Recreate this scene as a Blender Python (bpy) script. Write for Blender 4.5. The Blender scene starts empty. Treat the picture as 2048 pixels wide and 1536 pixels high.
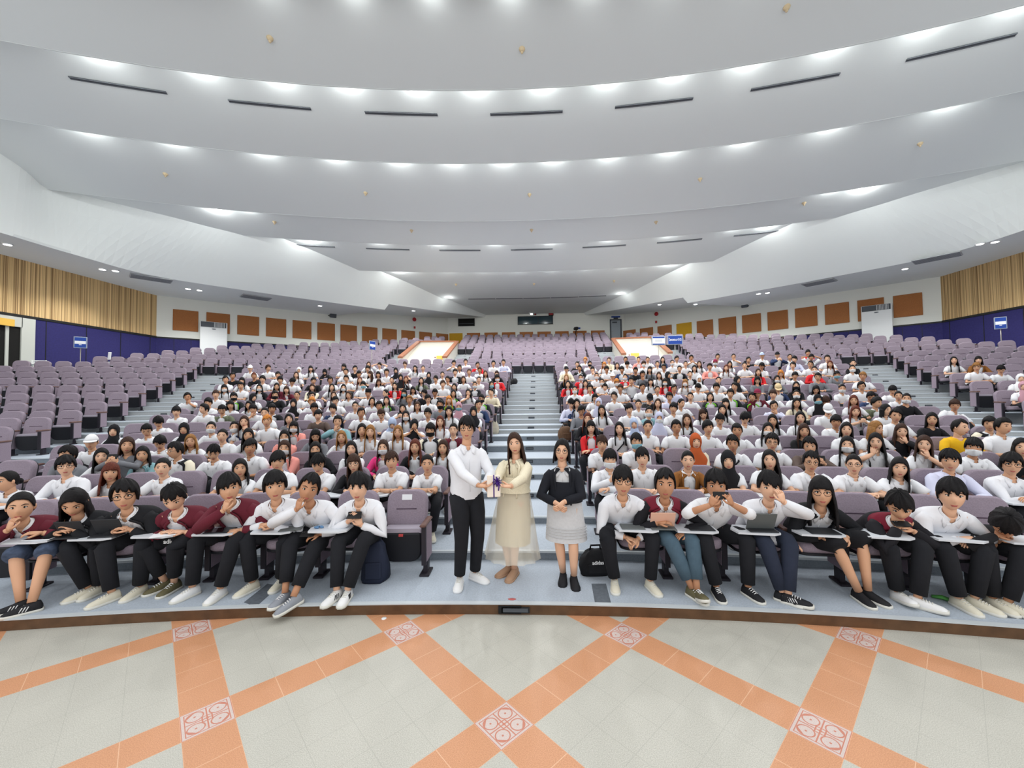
import bpy, math, random
import numpy as np
from mathutils import Vector, Matrix
random.seed(7); rng = np.random.default_rng(7)
SC = bpy.context.scene
COL = SC.collection
PI = math.pi
# ---------------------------------------------------------------- camera (image taken as 2048 x 1536)
F, YAW, PITCH, ROLL, CX, CZ, PX, PY = 803., .042, .0311, -.0125, .252, 2.1, 1043.5, 768.
_cy, _sy = math.cos(YAW), math.sin(YAW)
FW = np.array([-_sy*math.cos(PITCH), _cy*math.cos(PITCH), math.sin(PITCH)])
_rt = np.array([_cy, _sy, 0.]); _up = np.cross(_rt, FW)
RT = _rt*math.cos(ROLL)+_up*math.sin(ROLL); UP = -_rt*math.sin(ROLL)+_up*math.cos(ROLL)
CAM = np.array([CX, 0, CZ])
def ray(u, v): return FW+RT*(u-PX)/F+UP*(PY-v)/F
def at_z(u, v, z):
    d = ray(u, v); return CAM+d*((z-CZ)/d[2])
def at_y(u, v, y):
    d = ray(u, v); return CAM+d*(y/d[1])
YC, R0, DR = -26.07, 30.0, 1.05          # the hall's arcs share one centre behind the stage
def at_r(u, v, r):
    d = ray(u, v); o = CAM-np.array([0, YC, 0])
    a = d[0]**2+d[1]**2; b = 2*(o[0]*d[0]+o[1]*d[1]); c = o[0]**2+o[1]**2-r*r
    return CAM+d*((-b+math.sqrt(b*b-4*a*c))/(2*a))
def at_plane(u, v, p, n):
    d = ray(u, v); p = np.array(p, float); n = np.array(n, float)
    return CAM+d*(((p-CAM)@n)/(d@n))
def pol(r, th, z): return np.array([r*math.sin(th), YC+r*math.cos(th), z])
ZN = [.1, .21, .315, .43, .545, .70, .86, 1.0, 1.22, 1.5, 1.78, 2.05, 2.32, 2.6, 2.88, 3.2]
def zr(n): return ZN[n-1] if n <= 16 else 3.2+.275*(n-16)
def rr(n): return R0+DR*(n-1)
NROW = 27
cam = bpy.data.cameras.new('camera'); co = bpy.data.objects.new('camera', cam); COL.objects.link(co)
m = Matrix.Identity(4)
for i in range(3):
    m[i][0], m[i][1], m[i][2], m[i][3] = RT[i], UP[i], -FW[i], CAM[i]
co.matrix_world = m
cam.sensor_width = 36; cam.lens = F/2048*36; cam.shift_x = -(PX-1024)/2048; cam.clip_end = 200; cam.clip_start = .05
SC.camera = co
# ---------------------------------------------------------------- materials
def lin(c): return tuple((x/12.92 if x <= .04045 else ((x+.055)/1.055)**2.4) for x in c)
def rgb(r, g, b): return lin((r/255, g/255, b/255))+(1.,)
MATS = {}
def mat(name, col, rough=.8, var=0., scale=40., metal=0., bump=0., emit=None, spec=.3):
    if name in MATS: return MATS[name]
    M = bpy.data.materials.new(name); M.use_nodes = True; nt = M.node_tree; p = nt.nodes['Principled BSDF']
    p.inputs['Roughness'].default_value = rough; p.inputs['Metallic'].default_value = metal
    p.inputs['Specular IOR Level'].default_value = spec
    p.inputs['Base Color'].default_value = col
    if var or bump:
        tc = nt.nodes.new('ShaderNodeTexCoord'); n = nt.nodes.new('ShaderNodeTexNoise')
        n.inputs['Scale'].default_value = scale; n.inputs['Detail'].default_value = 4
        nt.links.new(tc.outputs['Object'], n.inputs['Vector'])
        if var:
            r = nt.nodes.new('ShaderNodeValToRGB')
            r.color_ramp.elements[0].position = .3; r.color_ramp.elements[1].position = .7
            r.color_ramp.elements[0].color = tuple(max(0, x*(1-var)) for x in col[:3])+(1,)
            r.color_ramp.elements[1].color = tuple(min(1, x*(1+var)) for x in col[:3])+(1,)
            nt.links.new(n.outputs['Fac'], r.inputs['Fac']); nt.links.new(r.outputs['Color'], p.inputs['Base Color'])
        if bump:
            b = nt.nodes.new('ShaderNodeBump'); b.inputs['Strength'].default_value = bump; b.inputs['Distance'].default_value = .01
            nt.links.new(n.outputs['Fac'], b.inputs['Height']); nt.links.new(b.outputs['Normal'], p.inputs['Normal'])
    if emit:
        p.inputs['Emission Color'].default_value = col; p.inputs['Emission Strength'].default_value = emit
    MATS[name] = M; return M
# ---------------------------------------------------------------- mesh gathering
class G:
    def __init__(s): s.v = []; s.f = []; s.m = []; s.n = 0
    def add(s, V, Fs, mt):
        V = np.asarray(V, float).reshape(-1, 3); s.v.append(V); n = s.n
        s.f += [tuple(i+n for i in f) for f in Fs]; s.m += [mt]*len(Fs); s.n += len(V)
    def move(s, Rm=None, t=None):
        for i, V in enumerate(s.v):
            if Rm is not None: V = V@np.asarray(Rm).T
            if t is not None: V = V+np.asarray(t)
            s.v[i] = V
        return s
    def merge(s, o):
        for V in o.v: s.v.append(V)
        s.f += [tuple(i+s.n for i in f) for f in o.f]; s.m += o.m; s.n += o.n; return s
    def mesh(s, name, smooth=True):
        me = bpy.data.meshes.new(name); V = np.concatenate(s.v) if s.v else np.zeros((0, 3))
        me.from_pydata(V.tolist(), [], s.f)
        names = []
        for x in s.m:
            if x not in names: names.append(x)
        for x in names: me.materials.append(MATS[x])
        ix = {x: i for i, x in enumerate(names)}
        me.polygons.foreach_set('material_index', np.array([ix[x] for x in s.m], dtype=np.int32))
        if smooth: me.polygons.foreach_set('use_smooth', np.ones(len(s.f), dtype=bool))
        me.update(); return me
    def obj(s, name, parent=None, smooth=True, loc=None, rz=None):
        o = bpy.data.objects.new(name, s.mesh(name, smooth)); COL.objects.link(o)
        if parent is not None: o.parent = parent
        if loc is not None: o.location = loc
        if rz is not None: o.rotation_euler = (0, 0, rz)
        return o
def tag(o, label=None, cat=None, group=None, kind=None):
    if label: o['label'] = label
    if cat: o['category'] = cat
    if group: o['group'] = group
    if kind: o['kind'] = kind
    return o
def empty(name, loc=(0, 0, 0), rz=0):
    o = bpy.data.objects.new(name, None); COL.objects.link(o); o.location = loc; o.rotation_euler = (0, 0, rz); o.empty_display_size = .1; return o
def rotz(a): c, s = math.cos(a), math.sin(a); return np.array([[c, -s, 0], [s, c, 0], [0, 0, 1.]])
def rotx(a): c, s = math.cos(a), math.sin(a); return np.array([[1., 0, 0], [0, c, -s], [0, s, c]])
def roty(a): c, s = math.cos(a), math.sin(a); return np.array([[c, 0, s], [0, 1., 0], [-s, 0, c]])
BF = [(0, 3, 2, 1), (4, 5, 6, 7), (0, 1, 5, 4), (1, 2, 6, 5), (2, 3, 7, 6), (3, 0, 4, 7)]
def box(g, c, s, mt, Rm=None, bev=0.):
    """box, its vertical or all edges chamfered by bev"""
    x, y, z = (a/2 for a in s); c = np.array(c, float)
    if bev <= 0:
        V = np.array([(-x, -y, -z), (x, -y, -z), (x, y, -z), (-x, y, -z), (-x, -y, z), (x, -y, z), (x, y, z), (-x, y, z)], float); Fs = BF
    else:
        b = min(bev, .49*min(s)); pts = []; 
        def ring(ix, iy, zz): return [(-x+ix, -y+iy+b*0, zz)]
        prof = [(b, -z), (0, -z+b), (0, z-b), (b, z)]
        V = []
        for ins, zz in prof:
            X, Y = x-ins, y-ins; q = b if ins == 0 else b*.6
            V += [(-X+q, -Y, zz), (X-q, -Y, zz), (X, -Y+q, zz), (X, Y-q, zz), (X-q, Y, zz), (-X+q, Y, zz), (-X, Y-q, zz), (-X, -Y+q, zz)]
        V = np.array(V, float)
        Fs = [tuple(range(7, -1, -1)), tuple(range(24, 32))]
        for k in range(3):
            for i in range(8): j = (i+1) % 8; Fs.append((k*8+i, k*8+j, k*8+8+j, k*8+8+i))
    if Rm is not None: V = V@np.asarray(Rm).T
    g.add(V+c, Fs, mt)
def loft(g, rings, mt, caps=True, closed=True):
    k = len(rings); n = len(rings[0]); V = np.array(rings, float).reshape(-1, 3); Fs = []
    for i in range(k-1):
        for j in range(n if closed else n-1):
            a = (j+1) % n; Fs.append((i*n+j, i*n+a, (i+1)*n+a, (i+1)*n+j))
    if caps and closed: Fs.append(tuple(range(n-1, -1, -1))); Fs.append(tuple(range((k-1)*n, k*n)))
    g.add(V, Fs, mt)
def tube(g, pts, rad, mt, seg=8, flat=1., up=(0, 0, 1.)):
    pts = np.array(pts, float); k = len(pts); rad = np.broadcast_to(np.array(rad, float), (k,)) if np.ndim(rad) <= 1 else rad
    T = np.gradient(pts, axis=0); T /= np.linalg.norm(T, axis=1)[:, None]+1e-9
    u = np.array(up, float)
    if abs(T[0]@u) > .95: u = np.array([0, 1., 0]) if abs(T[0][1]) < .9 else np.array([1., 0, 0])
    a = np.arange(seg)*2*PI/seg; rings = []
    for i in range(k):
        s = np.cross(T[i], u); s /= np.linalg.norm(s)+1e-9; w = np.cross(s, T[i]); u = w
        rings.append(pts[i]+rad[i]*(np.outer(np.cos(a), s)+flat*np.outer(np.sin(a), w)))
    loft(g, rings, mt)
def ball(g, c, r, mt, nu=10, nv=7, Rm=None):
    r = np.broadcast_to(np.array(r, float), (3,)); a = np.arange(nu)*2*PI/nu; V = [(0, 0, 1)]
    for i in range(1, nv): 
        p = PI*i/nv; V += [(math.sin(p)*math.cos(t), math.sin(p)*math.sin(t), math.cos(p)) for t in a]
    V.append((0, 0, -1)); V = np.array(V)*r
    Fs = [(0, 1+i, 1+(i+1) % nu) for i in range(nu)]
    for i in range(nv-2):
        for j in range(nu): q = (j+1) % nu; Fs.append((1+i*nu+j, 1+(i+1)*nu+j, 1+(i+1)*nu+q, 1+i*nu+q))
    L = len(V)-1; b = 1+(nv-2)*nu
    Fs += [(L, b+(i+1) % nu, b+i) for i in range(nu)]
    if Rm is not None: V = V@np.asarray(Rm).T
    g.add(V+np.array(c, float), Fs, mt)
def shell(g, O, I, mt, closed=False):
    """two skins O and I (rows, cols, 3) closed along their rims: a sheet with thickness"""
    O = np.array(O, float); I = np.array(I, float); k, n = O.shape[:2]; N = k*n; Fs = []
    for i in range(k-1):
        for j in range(n if closed else n-1):
            a = (j+1) % n; q = (i*n+j, i*n+a, (i+1)*n+a, (i+1)*n+j); Fs.append(q); Fs.append(tuple(N+x for x in q[::-1]))
    for j in range(n if closed else n-1):
        a = (j+1) % n; Fs.append((a, j, N+j, N+a)); b = (k-1)*n; Fs.append((b+j, b+a, N+b+a, N+b+j))
    if not closed:
        for i in range(k-1): Fs.append((i*n, (i+1)*n, N+(i+1)*n, N+i*n)); b = n-1; Fs.append(((i+1)*n+b, i*n+b, N+i*n+b, N+(i+1)*n+b))
    g.add(np.concatenate([O.reshape(-1, 3), I.reshape(-1, 3)]), Fs, mt)
def prism(g, poly, z0, z1, mt):
    poly = np.array(poly, float); n = len(poly)
    V = np.concatenate([np.c_[poly, np.full(n, z0)], np.c_[poly, np.full(n, z1)]])
    g.add(V, [tuple(range(n-1, -1, -1)), tuple(range(n, 2*n))]+[(i, (i+1) % n, n+(i+1) % n, n+i) for i in range(n)], mt)
def arcbox(g, r0, r1, z0a, z0b, z1a, z1b, t0, t1, mt, seg=24, mtop=None):
    """curved block between radii r0,r1 and angles t0,t1; bottom z0a..z0b and top z1a..z1b (front..back)"""
    T = np.linspace(t0, t1, seg+1); V = []
    for t in T:
        s, c = math.sin(t), math.cos(t)
        V += [(r0*s, YC+r0*c, z0a), (r1*s, YC+r1*c, z0b), (r1*s, YC+r1*c, z1b), (r0*s, YC+r0*c, z1a)]
    Fs = []; top = []
    for i in range(seg):
        a, b = i*4, i*4+4
        Fs += [(a, a+1, b+1, b), (a+1, a+2, b+2, b+1), (a+3, a, b, b+3)]; top.append((a+2, a+3, b+3, b+2))
    Fs += [(0, 3, 2, 1), (seg*4, seg*4+1, seg*4+2, seg*4+3)]
    if mtop is None: g.add(V, Fs+top, mt)
    else:
        g.add(V, Fs, mt); g.f += [tuple(i+g.n-len(V) for i in f) for f in top]; g.m += [mtop]*len(top)
# ---------------------------------------------------------------- hall materials
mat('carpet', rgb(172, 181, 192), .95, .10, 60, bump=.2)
mat('carpet_riser_shaded', rgb(122, 130, 138), .95, .10, 60)  # dark copy of the carpet: shade on the lower risers put into the colour
mat('carpet_riser_lit', rgb(168, 171, 172), .95, .08, 60)  # light copy: stronger light on upper risers and half steps is painted in
mat('nosing', rgb(190, 196, 200), .7)
mat('kerb_wood', rgb(92, 66, 45), .55, .22, 9)
mat('black_strip', rgb(34, 35, 38), .6)
mat('grey_tape', rgb(92, 98, 106), .8, .15, 30)
mat('ceiling_paint', rgb(222, 226, 225), .9)
mat('fascia_paint', rgb(236, 240, 238), .9)
mat('wall_paint', rgb(228, 229, 221), .9)
mat('blue_dado', rgb(45, 42, 96), .8, .12, 14)
mat('dark_trim', rgb(36, 36, 34), .5)
mat('orange_panel', rgb(160, 104, 62), .95, .28, 45, bump=.3)
mat('yellow_panel', rgb(196, 150, 40), .95, .28, 45, bump=.3)
mat('vent_dark', rgb(78, 82, 88), .6)
mat('vent_slat', rgb(120, 124, 130), .5)
mat('soffit_grille', rgb(176, 178, 180), .7)
mat('white_plastic', rgb(226, 228, 228), .45)
mat('cream_wall', rgb(196, 191, 180), .9)
mat('brown_rail', rgb(150, 98, 72), .6, .15, 20)
mat('dark_opening', rgb(18, 17, 15), .8)
mat('door_grey', rgb(150, 158, 164), .6)
mat('frame_white', rgb(196, 198, 190), .6)
mat('glass_dark', rgb(40, 62, 70), .08, spec=.6)
mat('red_paint', rgb(170, 30, 36), .4)
mat('yellow_sign', rgb(232, 186, 84), .6)
mat('sign_blue', rgb(28, 66, 152), .5)
mat('sign_white', rgb(232, 234, 236), .5)
mat('sign_frame', rgb(150, 158, 170), .4, metal=.3)
mat('metal_pole', rgb(150, 146, 140), .4, metal=.5)
mat('sprinkler', rgb(216, 196, 160), .5)
mat('lamp_glow', (1, 1, 1, 1), .5, emit=9.)
mat('green_glow', rgb(120, 230, 160), .5, emit=1.5)
mat('black', rgb(20, 20, 22), .6)
# floor tiles: lattice of terracotta bands at 45 degrees with ornamental squares on the crossings
M = bpy.data.materials.new('floor_tiles'); M.use_nodes = True; MATS['floor_tiles'] = M
nt = M.node_tree; p = nt.nodes['Principled BSDF']; p.inputs['Roughness'].default_value = .42; p.inputs['Specular IOR Level'].default_value = .35
def N(t, **k):
    n = nt.nodes.new(t)
    for a, b in k.items(): setattr(n, a, b)
    return n
def mth(op, a, b=None, c=None):
    n = N('ShaderNodeMath', operation=op)
    for i, x in enumerate((a, b, c)):
        if x is None: continue
        if isinstance(x, (int, float)): n.inputs[i].default_value = x
        else: nt.links.new(x, n.inputs[i])
    return n.outputs[0]
def mixc(f, a, b):
    n = N('ShaderNodeMix', data_type='RGBA')
    nt.links.new(f, n.inputs['Factor'])
    for x, s in ((a, n.inputs[6]), (b, n.inputs[7])):
        if isinstance(x, tuple): s.default_value = x
        else: nt.links.new(x, s)
    return n.outputs[2]
tc = N('ShaderNodeTexCoord'); sx = N('ShaderNodeSeparateXYZ'); nt.links.new(tc.outputs['Object'], sx.inputs[0])
DG = 1.971; S = DG/math.sqrt(2); YN = 3.621-DG/2
yy = mth('SUBTRACT', sx.outputs['Y'], YN); r2 = 1/math.sqrt(2)
A = mth('MULTIPLY', mth('ADD', sx.outputs['X'], yy), r2); B = mth('MULTIPLY', mth('SUBTRACT', sx.outputs['X'], yy), r2)
def cent(x): return mth('SUBTRACT', mth('MULTIPLY', mth('FRACT', mth('ADD', mth('DIVIDE', x, S), 100.5)), S), S/2)
a, b = cent(A), cent(B); aa, ab = mth('ABSOLUTE', a), mth('ABSOLUTE', b); HB = .137
inA = mth('LESS_THAN', aa, HB); inB = mth('LESS_THAN', ab, HB)
band = mth('MAXIMUM', inA, inB); node = mth('MULTIPLY', inA, inB)
nz = N('ShaderNodeTexNoise'); nz.inputs['Scale'].default_value = 180; nz.inputs['Detail'].default_value = 3; nt.links.new(tc.outputs['Object'], nz.inputs['Vector'])
nz2 = N('ShaderNodeTexNoise'); nz2.inputs['Scale'].default_value = 5; nt.links.new(tc.outputs['Object'], nz2.inputs['Vector'])
def ramp(src, c0, c1, p0=.35, p1=.65):
    r = N('ShaderNodeValToRGB'); r.color_ramp.elements[0].color = c0; r.color_ramp.elements[1].color = c1
    r.color_ramp.elements[0].position = p0; r.color_ramp.elements[1].position = p1
    nt.links.new(src, r.inputs['Fac']); return r.outputs['Color']
cream = ramp(nz.outputs['Fac'], rgb(164, 162, 152), rgb(194, 192, 183))
terra = ramp(nz.outputs['Fac'], rgb(184, 128, 92), rgb(208, 154, 116))
# joints: fine grooves every quarter cell in the fields, every band width along the bands
def joint(x, per, w): return mth('LESS_THAN', mth('ABSOLUTE', mth('SUBTRACT', mth('FRACT', mth('ADD', mth('DIVIDE', x, per), .5+100)), .5)), w/per)
gap = (S-2*HB)/4
jf = mth('MAXIMUM', joint(mth('SUBTRACT', aa, HB), gap, .0022), joint(mth('SUBTRACT', ab, HB), gap, .0022))
cream = mixc(mth('MULTIPLY', jf, .35), cream, rgb(150, 148, 140))
terra = mixc(mth('MULTIPLY', jf, .6), terra, rgb(226, 190, 160))
col = mixc(band, cream, terra)
# ornament on the crossing squares
edge = mth('SUBTRACT', HB, mth('MAXIMUM', aa, ab))
orn = ramp(nz.outputs['Fac'], rgb(190, 172, 166), rgb(206, 192, 186))
rust = rgb(186, 106, 78)
l1 = mth('LESS_THAN', mth('ABSOLUTE', mth('SUBTRACT', edge, .002)), .0025)
l2 = mth('LESS_THAN', mth('ABSOLUTE', mth('SUBTRACT', edge, .022)), .003)
ctr = mth('LESS_THAN', mth('ABSOLUTE', mth('SUBTRACT', mth('MAXIMUM', aa, ab), .026)), .004)
dot = mth('LESS_THAN', mth('SQRT', mth('ADD', mth('MULTIPLY', a, a), mth('MULTIPLY', b, b))), .010)
da, db = mth('SUBTRACT', aa, .062), mth('SUBTRACT', ab, .062)
pet = mth('SQRT', mth('ADD', mth('MULTIPLY', da, da), mth('MULTIPLY', db, db)))
petal = mth('LESS_THAN', mth('ABSOLUTE', mth('SUBTRACT', pet, .046)), .004)
pdot = mth('LESS_THAN', pet, .007)
corner = mth('MULTIPLY', mth('GREATER_THAN', mth('ADD', aa, ab), .168), mth('LESS_THAN', mth('ADD', aa, ab), .186))
corner = mth('MULTIPLY', corner, mth('GREATER_THAN', edge, .03))
cross = mth('MULTIPLY', mth('LESS_THAN', mth('MINIMUM', aa, ab), .004), mth('GREATER_THAN', edge, .022))
lines = l1
for q in (l2, ctr, dot, petal, pdot, corner, cross): lines = mth('MAXIMUM', lines, q)
orn = mixc(mth('MULTIPLY', lines, .85), orn, rust)
col = mixc(node, col, orn)
nt.links.new(col, p.inputs['Base Color'])
# slatted tan wall: uneven vertical ribs
M = bpy.data.materials.new('tan_slats'); M.use_nodes = True; MATS['tan_slats'] = M
nt = M.node_tree; p = nt.nodes['Principled BSDF']; p.inputs['Roughness'].default_value = .85
tc = N('ShaderNodeTexCoord'); mp = N('ShaderNodeMapping'); mp.inputs['Scale'].default_value = (1, 13, .02); nt.links.new(tc.outputs['Object'], mp.inputs['Vector'])
nz = N('ShaderNodeTexNoise'); nz.inputs['Scale'].default_value = 2.2; nz.inputs['Detail'].default_value = 5; nt.links.new(mp.outputs[0], nz.inputs['Vector'])
nt.links.new(ramp(nz.outputs['Fac'], rgb(138, 106, 66), rgb(232, 198, 142), .36, .62), p.inputs['Base Color'])
bp = N('ShaderNodeBump'); bp.inputs['Strength'].default_value = .5; bp.inputs['Distance'].default_value = .04
nt.links.new(nz.outputs['Fac'], bp.inputs['Height']); nt.links.new(bp.outputs['Normal'], p.inputs['Normal'])
# ---------------------------------------------------------------- plan of the walls
XW, YA, XB, YB = 21.0, 21.4, 7.4, 33.6      # side wall x, corner, back corner
def wall_x(y): return XW if y <= YA else XW-(y-YA)*(XW-XB)/(YB-YA)
def th_lim(r, inset=0.):
    lo, hi = 0., 1.2
    for _ in range(40):
        t = (lo+hi)/2; q = pol(r, t, 0)
        if q[0] < wall_x(q[1])-inset and q[1] < YB: lo = t
        else: hi = t
    return lo
def struct(g, name, smooth=False): return tag(g.obj(name, smooth=smooth), kind='structure')
g = G(); n = 48; T = np.linspace(-.42, .42, n+1)
V = [(R0*math.sin(t), YC+R0*math.cos(t), 0) for t in T]+[(13.5, -4, 0), (-13.5, -4, 0)]
V = V+[(x, y, -.1) for x, y, z in V]; k = n+3
g.add(V, [tuple(range(k-1, -1, -1)), tuple(range(k, 2*k))]+[(i, (i+1) % k, k+(i+1) % k, k+i) for i in range(k)], 'floor_tiles'); struct(g, 'floor')
# tiers
g = G()
for i in range(1, NROW+1):
    r = rr(i); r1 = rr(i+1) if i < NROW else 60.5
    t = min(.50, th_lim(r1)) if i < NROW else th_lim(r)
    z0 = 0 if i == 1 else zr(i-1)
    a0 = .024 if i == 1 else 0
    arcbox(g, r+a0, r1+.02, z0-.3, z0-.3, zr(i), zr(i), -t, t, 'carpet_riser_shaded' if i < 9 else 'carpet_riser_lit', 48, 'carpet')
    if i > 1: arcbox(g, r-.012, r+.03, zr(i)-.022, zr(i)-.022, zr(i)+.003, zr(i)+.003, -t*.985, t*.985, 'nosing', 48)
struct(g, 'floor_tiers')
g = G(); arcbox(g, R0, R0+.03, 0, 0, .1, .1, -.42, .42, 'kerb_wood', 48); arcbox(g, R0-.004, R0+.05, .094, .094, .104, .104, -.42, .42, 'nosing', 48); struct(g, 'trim_1')
# aisle half steps
def th_side(i): return math.radians(15.9+.13*(i-1))
def aisles(i):
    r = rr(i); hw = 1.05 if i <= 8 else 1.0
    out = []
    if i <= 15: out.append((0, hw/r))
    out_s = .95/r
    if i <= 15: out += [(-th_side(i), out_s), (th_side(i), out_s)]
    if 17 <= i <= 21: out += [(-math.radians(4.95), .70/r), (math.radians(4.95), .70/r), (-math.radians(9.1), .70/r), (math.radians(9.1), .70/r)]
    return out
g = G()
for i in range(9, 23):
    if i == 17: continue
    h = (zr(i)-zr(i-1))/2
    for c, w in aisles(i-1 if i in (16, 22) else i):
        arcbox(g, rr(i)-.36, rr(i), zr(i-1)-.02, zr(i-1)-.02, zr(i-1)+h, zr(i-1)+h, c-w*.97, c+w*.97, 'carpet_riser_lit', 6, 'carpet')
        arcbox(g, rr(i)-.372, rr(i)-.33, zr(i-1)+h-.02, zr(i-1)+h-.02, zr(i-1)+h+.003, zr(i-1)+h+.003, c-w*.97, c+w*.97, 'nosing', 6)
struct(g, 'aisle_steps')
ORD = 'first second third fourth fifth sixth seventh eighth ninth tenth eleventh twelfth thirteenth fourteenth fifteenth sixteenth seventeenth eighteenth nineteenth twentieth twenty-first twenty-second twenty-third twenty-fourth twenty-fifth twenty-sixth twenty-seventh twenty-eighth twenty-ninth thirtieth thirty-first thirty-second thirty-third thirty-fourth thirty-fifth'.split()
def ordn(i): return ORD[i-1] if i <= len(ORD) else 'number %d' % i
# black step plates
g = G(); box(g, (0, 0, 0), (.17, .012, .055), 'black_strip'); box(g, (0, -.008, 0), (.15, .006, .035), 'vent_dark'); me_plate = g.mesh('step_plate', False)
def plate(th, i, label, w=1.):
    o = bpy.data.objects.new('step_plate', me_plate); COL.objects.link(o)
    q = pol(rr(i)-.012, th, (zr(i)+(zr(i-1) if i > 1 else 0))/2+(.03 if i > 8 else 0)); o.location = q; o.rotation_euler = (0, 0, -th); o.scale = (w, 1, 1)
    tag(o, label, 'step plate', 'black step plates in the aisles')
for i in range(1, 17):
    plate(-.0 if i > 1 else 0, i, 'black plate on the %s riser up the centre stairs' % ordn(i), 1.6 if i < 6 else 1.15)
for s, nm in ((-1, 'left'), (1, 'right')):
    for i in range(9, 17): plate(s*th_side(i), i, 'black plate on the %s side stairs, riser %s up' % (nm, ordn(i)))
    for i in range(18, 23): plate(s*math.radians(4.95), i, 'tiny black plate on the upper %s stairs beside the cream box, step %s' % (nm, ordn(i-17)))
# ---------------------------------------------------------------- walls
def quadbox(g, p, q, z0, z1, th, mt):
    """upright slab between plan points p and q, thickness th to the outside (left of p->q)"""
    p, q = np.array(p, float), np.array(q, float); d = (q-p)/np.linalg.norm(q-p); nrm = np.array([-d[1], d[0]])*th
    prism(g, [p, q, q+nrm, p+nrm], z0, z1, mt)
DZ = 5.65
for s, nm in ((-1, 'left'), (1, 'right')):
    P = lambda x, y: (s*x, y)
    sg = 1 if s < 0 else -1
    g = G(); quadbox(g, P(XW, 2), P(XW, YA), DZ, 9.0, .2*sg, 'tan_slats'); struct(g, 'wall_'+nm)
    g = G()
    quadbox(g, P(XW, 2), P(XW, YA), 0, DZ, .2*sg, 'blue_dado'); quadbox(g, P(XW, YA), P(XB, YB), 0, DZ, .2*sg, 'blue_dado')
    for y in np.arange(10.2, YA, 1.55): box(g, (s*(XW-.004), y, DZ/2), (.012, .03, DZ), 'dark_trim')
    dv = np.array([s*XB-s*XW, YB-YA]); L = np.linalg.norm(dv); dv /= L; an = math.atan2(dv[1], dv[0])
    for k in np.arange(.75, L, .75):
        q = np.array([s*XW, YA])+dv*k; box(g, (q[0], q[1], DZ/2), (.02, .012, DZ), 'dark_trim', rotz(an))
    struct(g, 'wall_%s.dado' % nm)
    g = G(); quadbox(g, P(XW, YA), P(XB, YB), DZ, 10.5, .2*sg, 'wall_paint'); struct(g, 'wall_%s.rear' % nm)
    g = G(); quadbox(g, P(XW-.03, 2), P(XW-.03, YA), DZ-.03, DZ+.07, .03*sg, 'dark_trim'); quadbox(g, P(XW-.03, YA), P(XB, YB-.03), DZ-.03, DZ+.05, .03*sg, 'dark_trim'); struct(g, 'trim_%d' % (2 if s < 0 else 3))
g = G(); quadbox(g, (-XB-.1, YB), (XB+.1, YB), 0, 10.6, .2, 'wall_paint'); struct(g, 'wall_back')
# acoustic panels
def acoustic(c, ang, mt, label):
    o = empty('acoustic_panel', c, ang); g = G(); box(g, (0, 0, 0), (1.13, .05, 1.2), mt, bev=.012); o2 = g.obj('acoustic_panel', smooth=False); o2.location = c; o2.rotation_euler = (0, 0, ang)
    bpy.data.objects.remove(o); tag(o2, label, 'acoustic panel', 'acoustic panels round the back of the hall'); return o2
for s, nm in ((-1, 'left'), (1, 'right')):
    p0, p1 = np.array([s*XW, YA]), np.array([s*XB, YB]); d = (p1-p0)/np.linalg.norm(p1-p0); an = math.atan2(d[1], d[0])+(0 if s < 0 else PI)
    nin = np.array([-s*d[1]*1., s*d[0]]) if False else np.array([-s*abs(d[1]), -abs(d[0])])
    for k in range(12):
        q = p0+d*(1.25+1.5*k)+nin*.03
        acoustic((q[0], q[1], 6.72+.012*k), an, 'yellow_panel' if (s > 0 and k == 8) else 'orange_panel', '%s acoustic panel on the %s wall, %s from the slatted wall' % ('yellow' if (s > 0 and k == 8) else 'orange-brown', nm, ordn(k+1)))
for k in range(9):
    acoustic((-6.68+1.49*k, YB-.03, 6.92), 0, 'yellow_panel' if k == 0 else 'orange_panel', '%s panel on the back wall behind the top seats, %s from its left end' % ('yellow' if k == 0 else 'orange', ordn(k+1)))
# ---------------------------------------------------------------- ceiling panels, lip (Y at axis, z)
LIP = [(5.2, 11.75), (9.0, 11.35), (11.5, 11.1), (14.7, 10.8), (18.5, 10.3), (20.9, 10.1), (24.3, 9.7), (29.3, 9.33), (34.0, 9.0)]
STEP = [.6, .6, .6, .50, .32, .32, .28, .08]
def th_c(r): return math.asin(min(.9, 19.5/r))
for k in range(len(LIP)-1):
    g = G(); r0, z0 = LIP[k][0]-YC, LIP[k][1]+STEP[k]; r1, z1 = LIP[k+1][0]-YC, LIP[k+1][1]
    t = th_c(r0)
    arcbox(g, r0-.25, r1, z0+.02, z1, z0+.12, z1+.1, -t, t, 'ceiling_paint', 48)
    if k < len(LIP)-2: arcbox(g, r1-.03, r1+.0, z1, z1, z1+STEP[k+1]-.02, z1+STEP[k+1]-.02, -t, t, 'ceiling_paint', 48)
    struct(g, 'ceiling' if k == 0 else 'ceiling.%03d' % k, True)
    for p_ in bpy.data.objects['ceiling' if k == 0 else 'ceiling.%03d' % k].data.polygons: p_.use_smooth = False
# ceiling above everything (closes the light slots)
def panel_z(r):
    for k in range(len(LIP)-1):
        r0, r1 = LIP[k][0]-YC, LIP[k+1][0]-YC
        if r0 <= r < r1: return LIP[k][1]+STEP[k]+(LIP[k+1][1]-LIP[k][1]-STEP[k])*(r-r0)/(r1-r0)
    return 9.2
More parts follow.
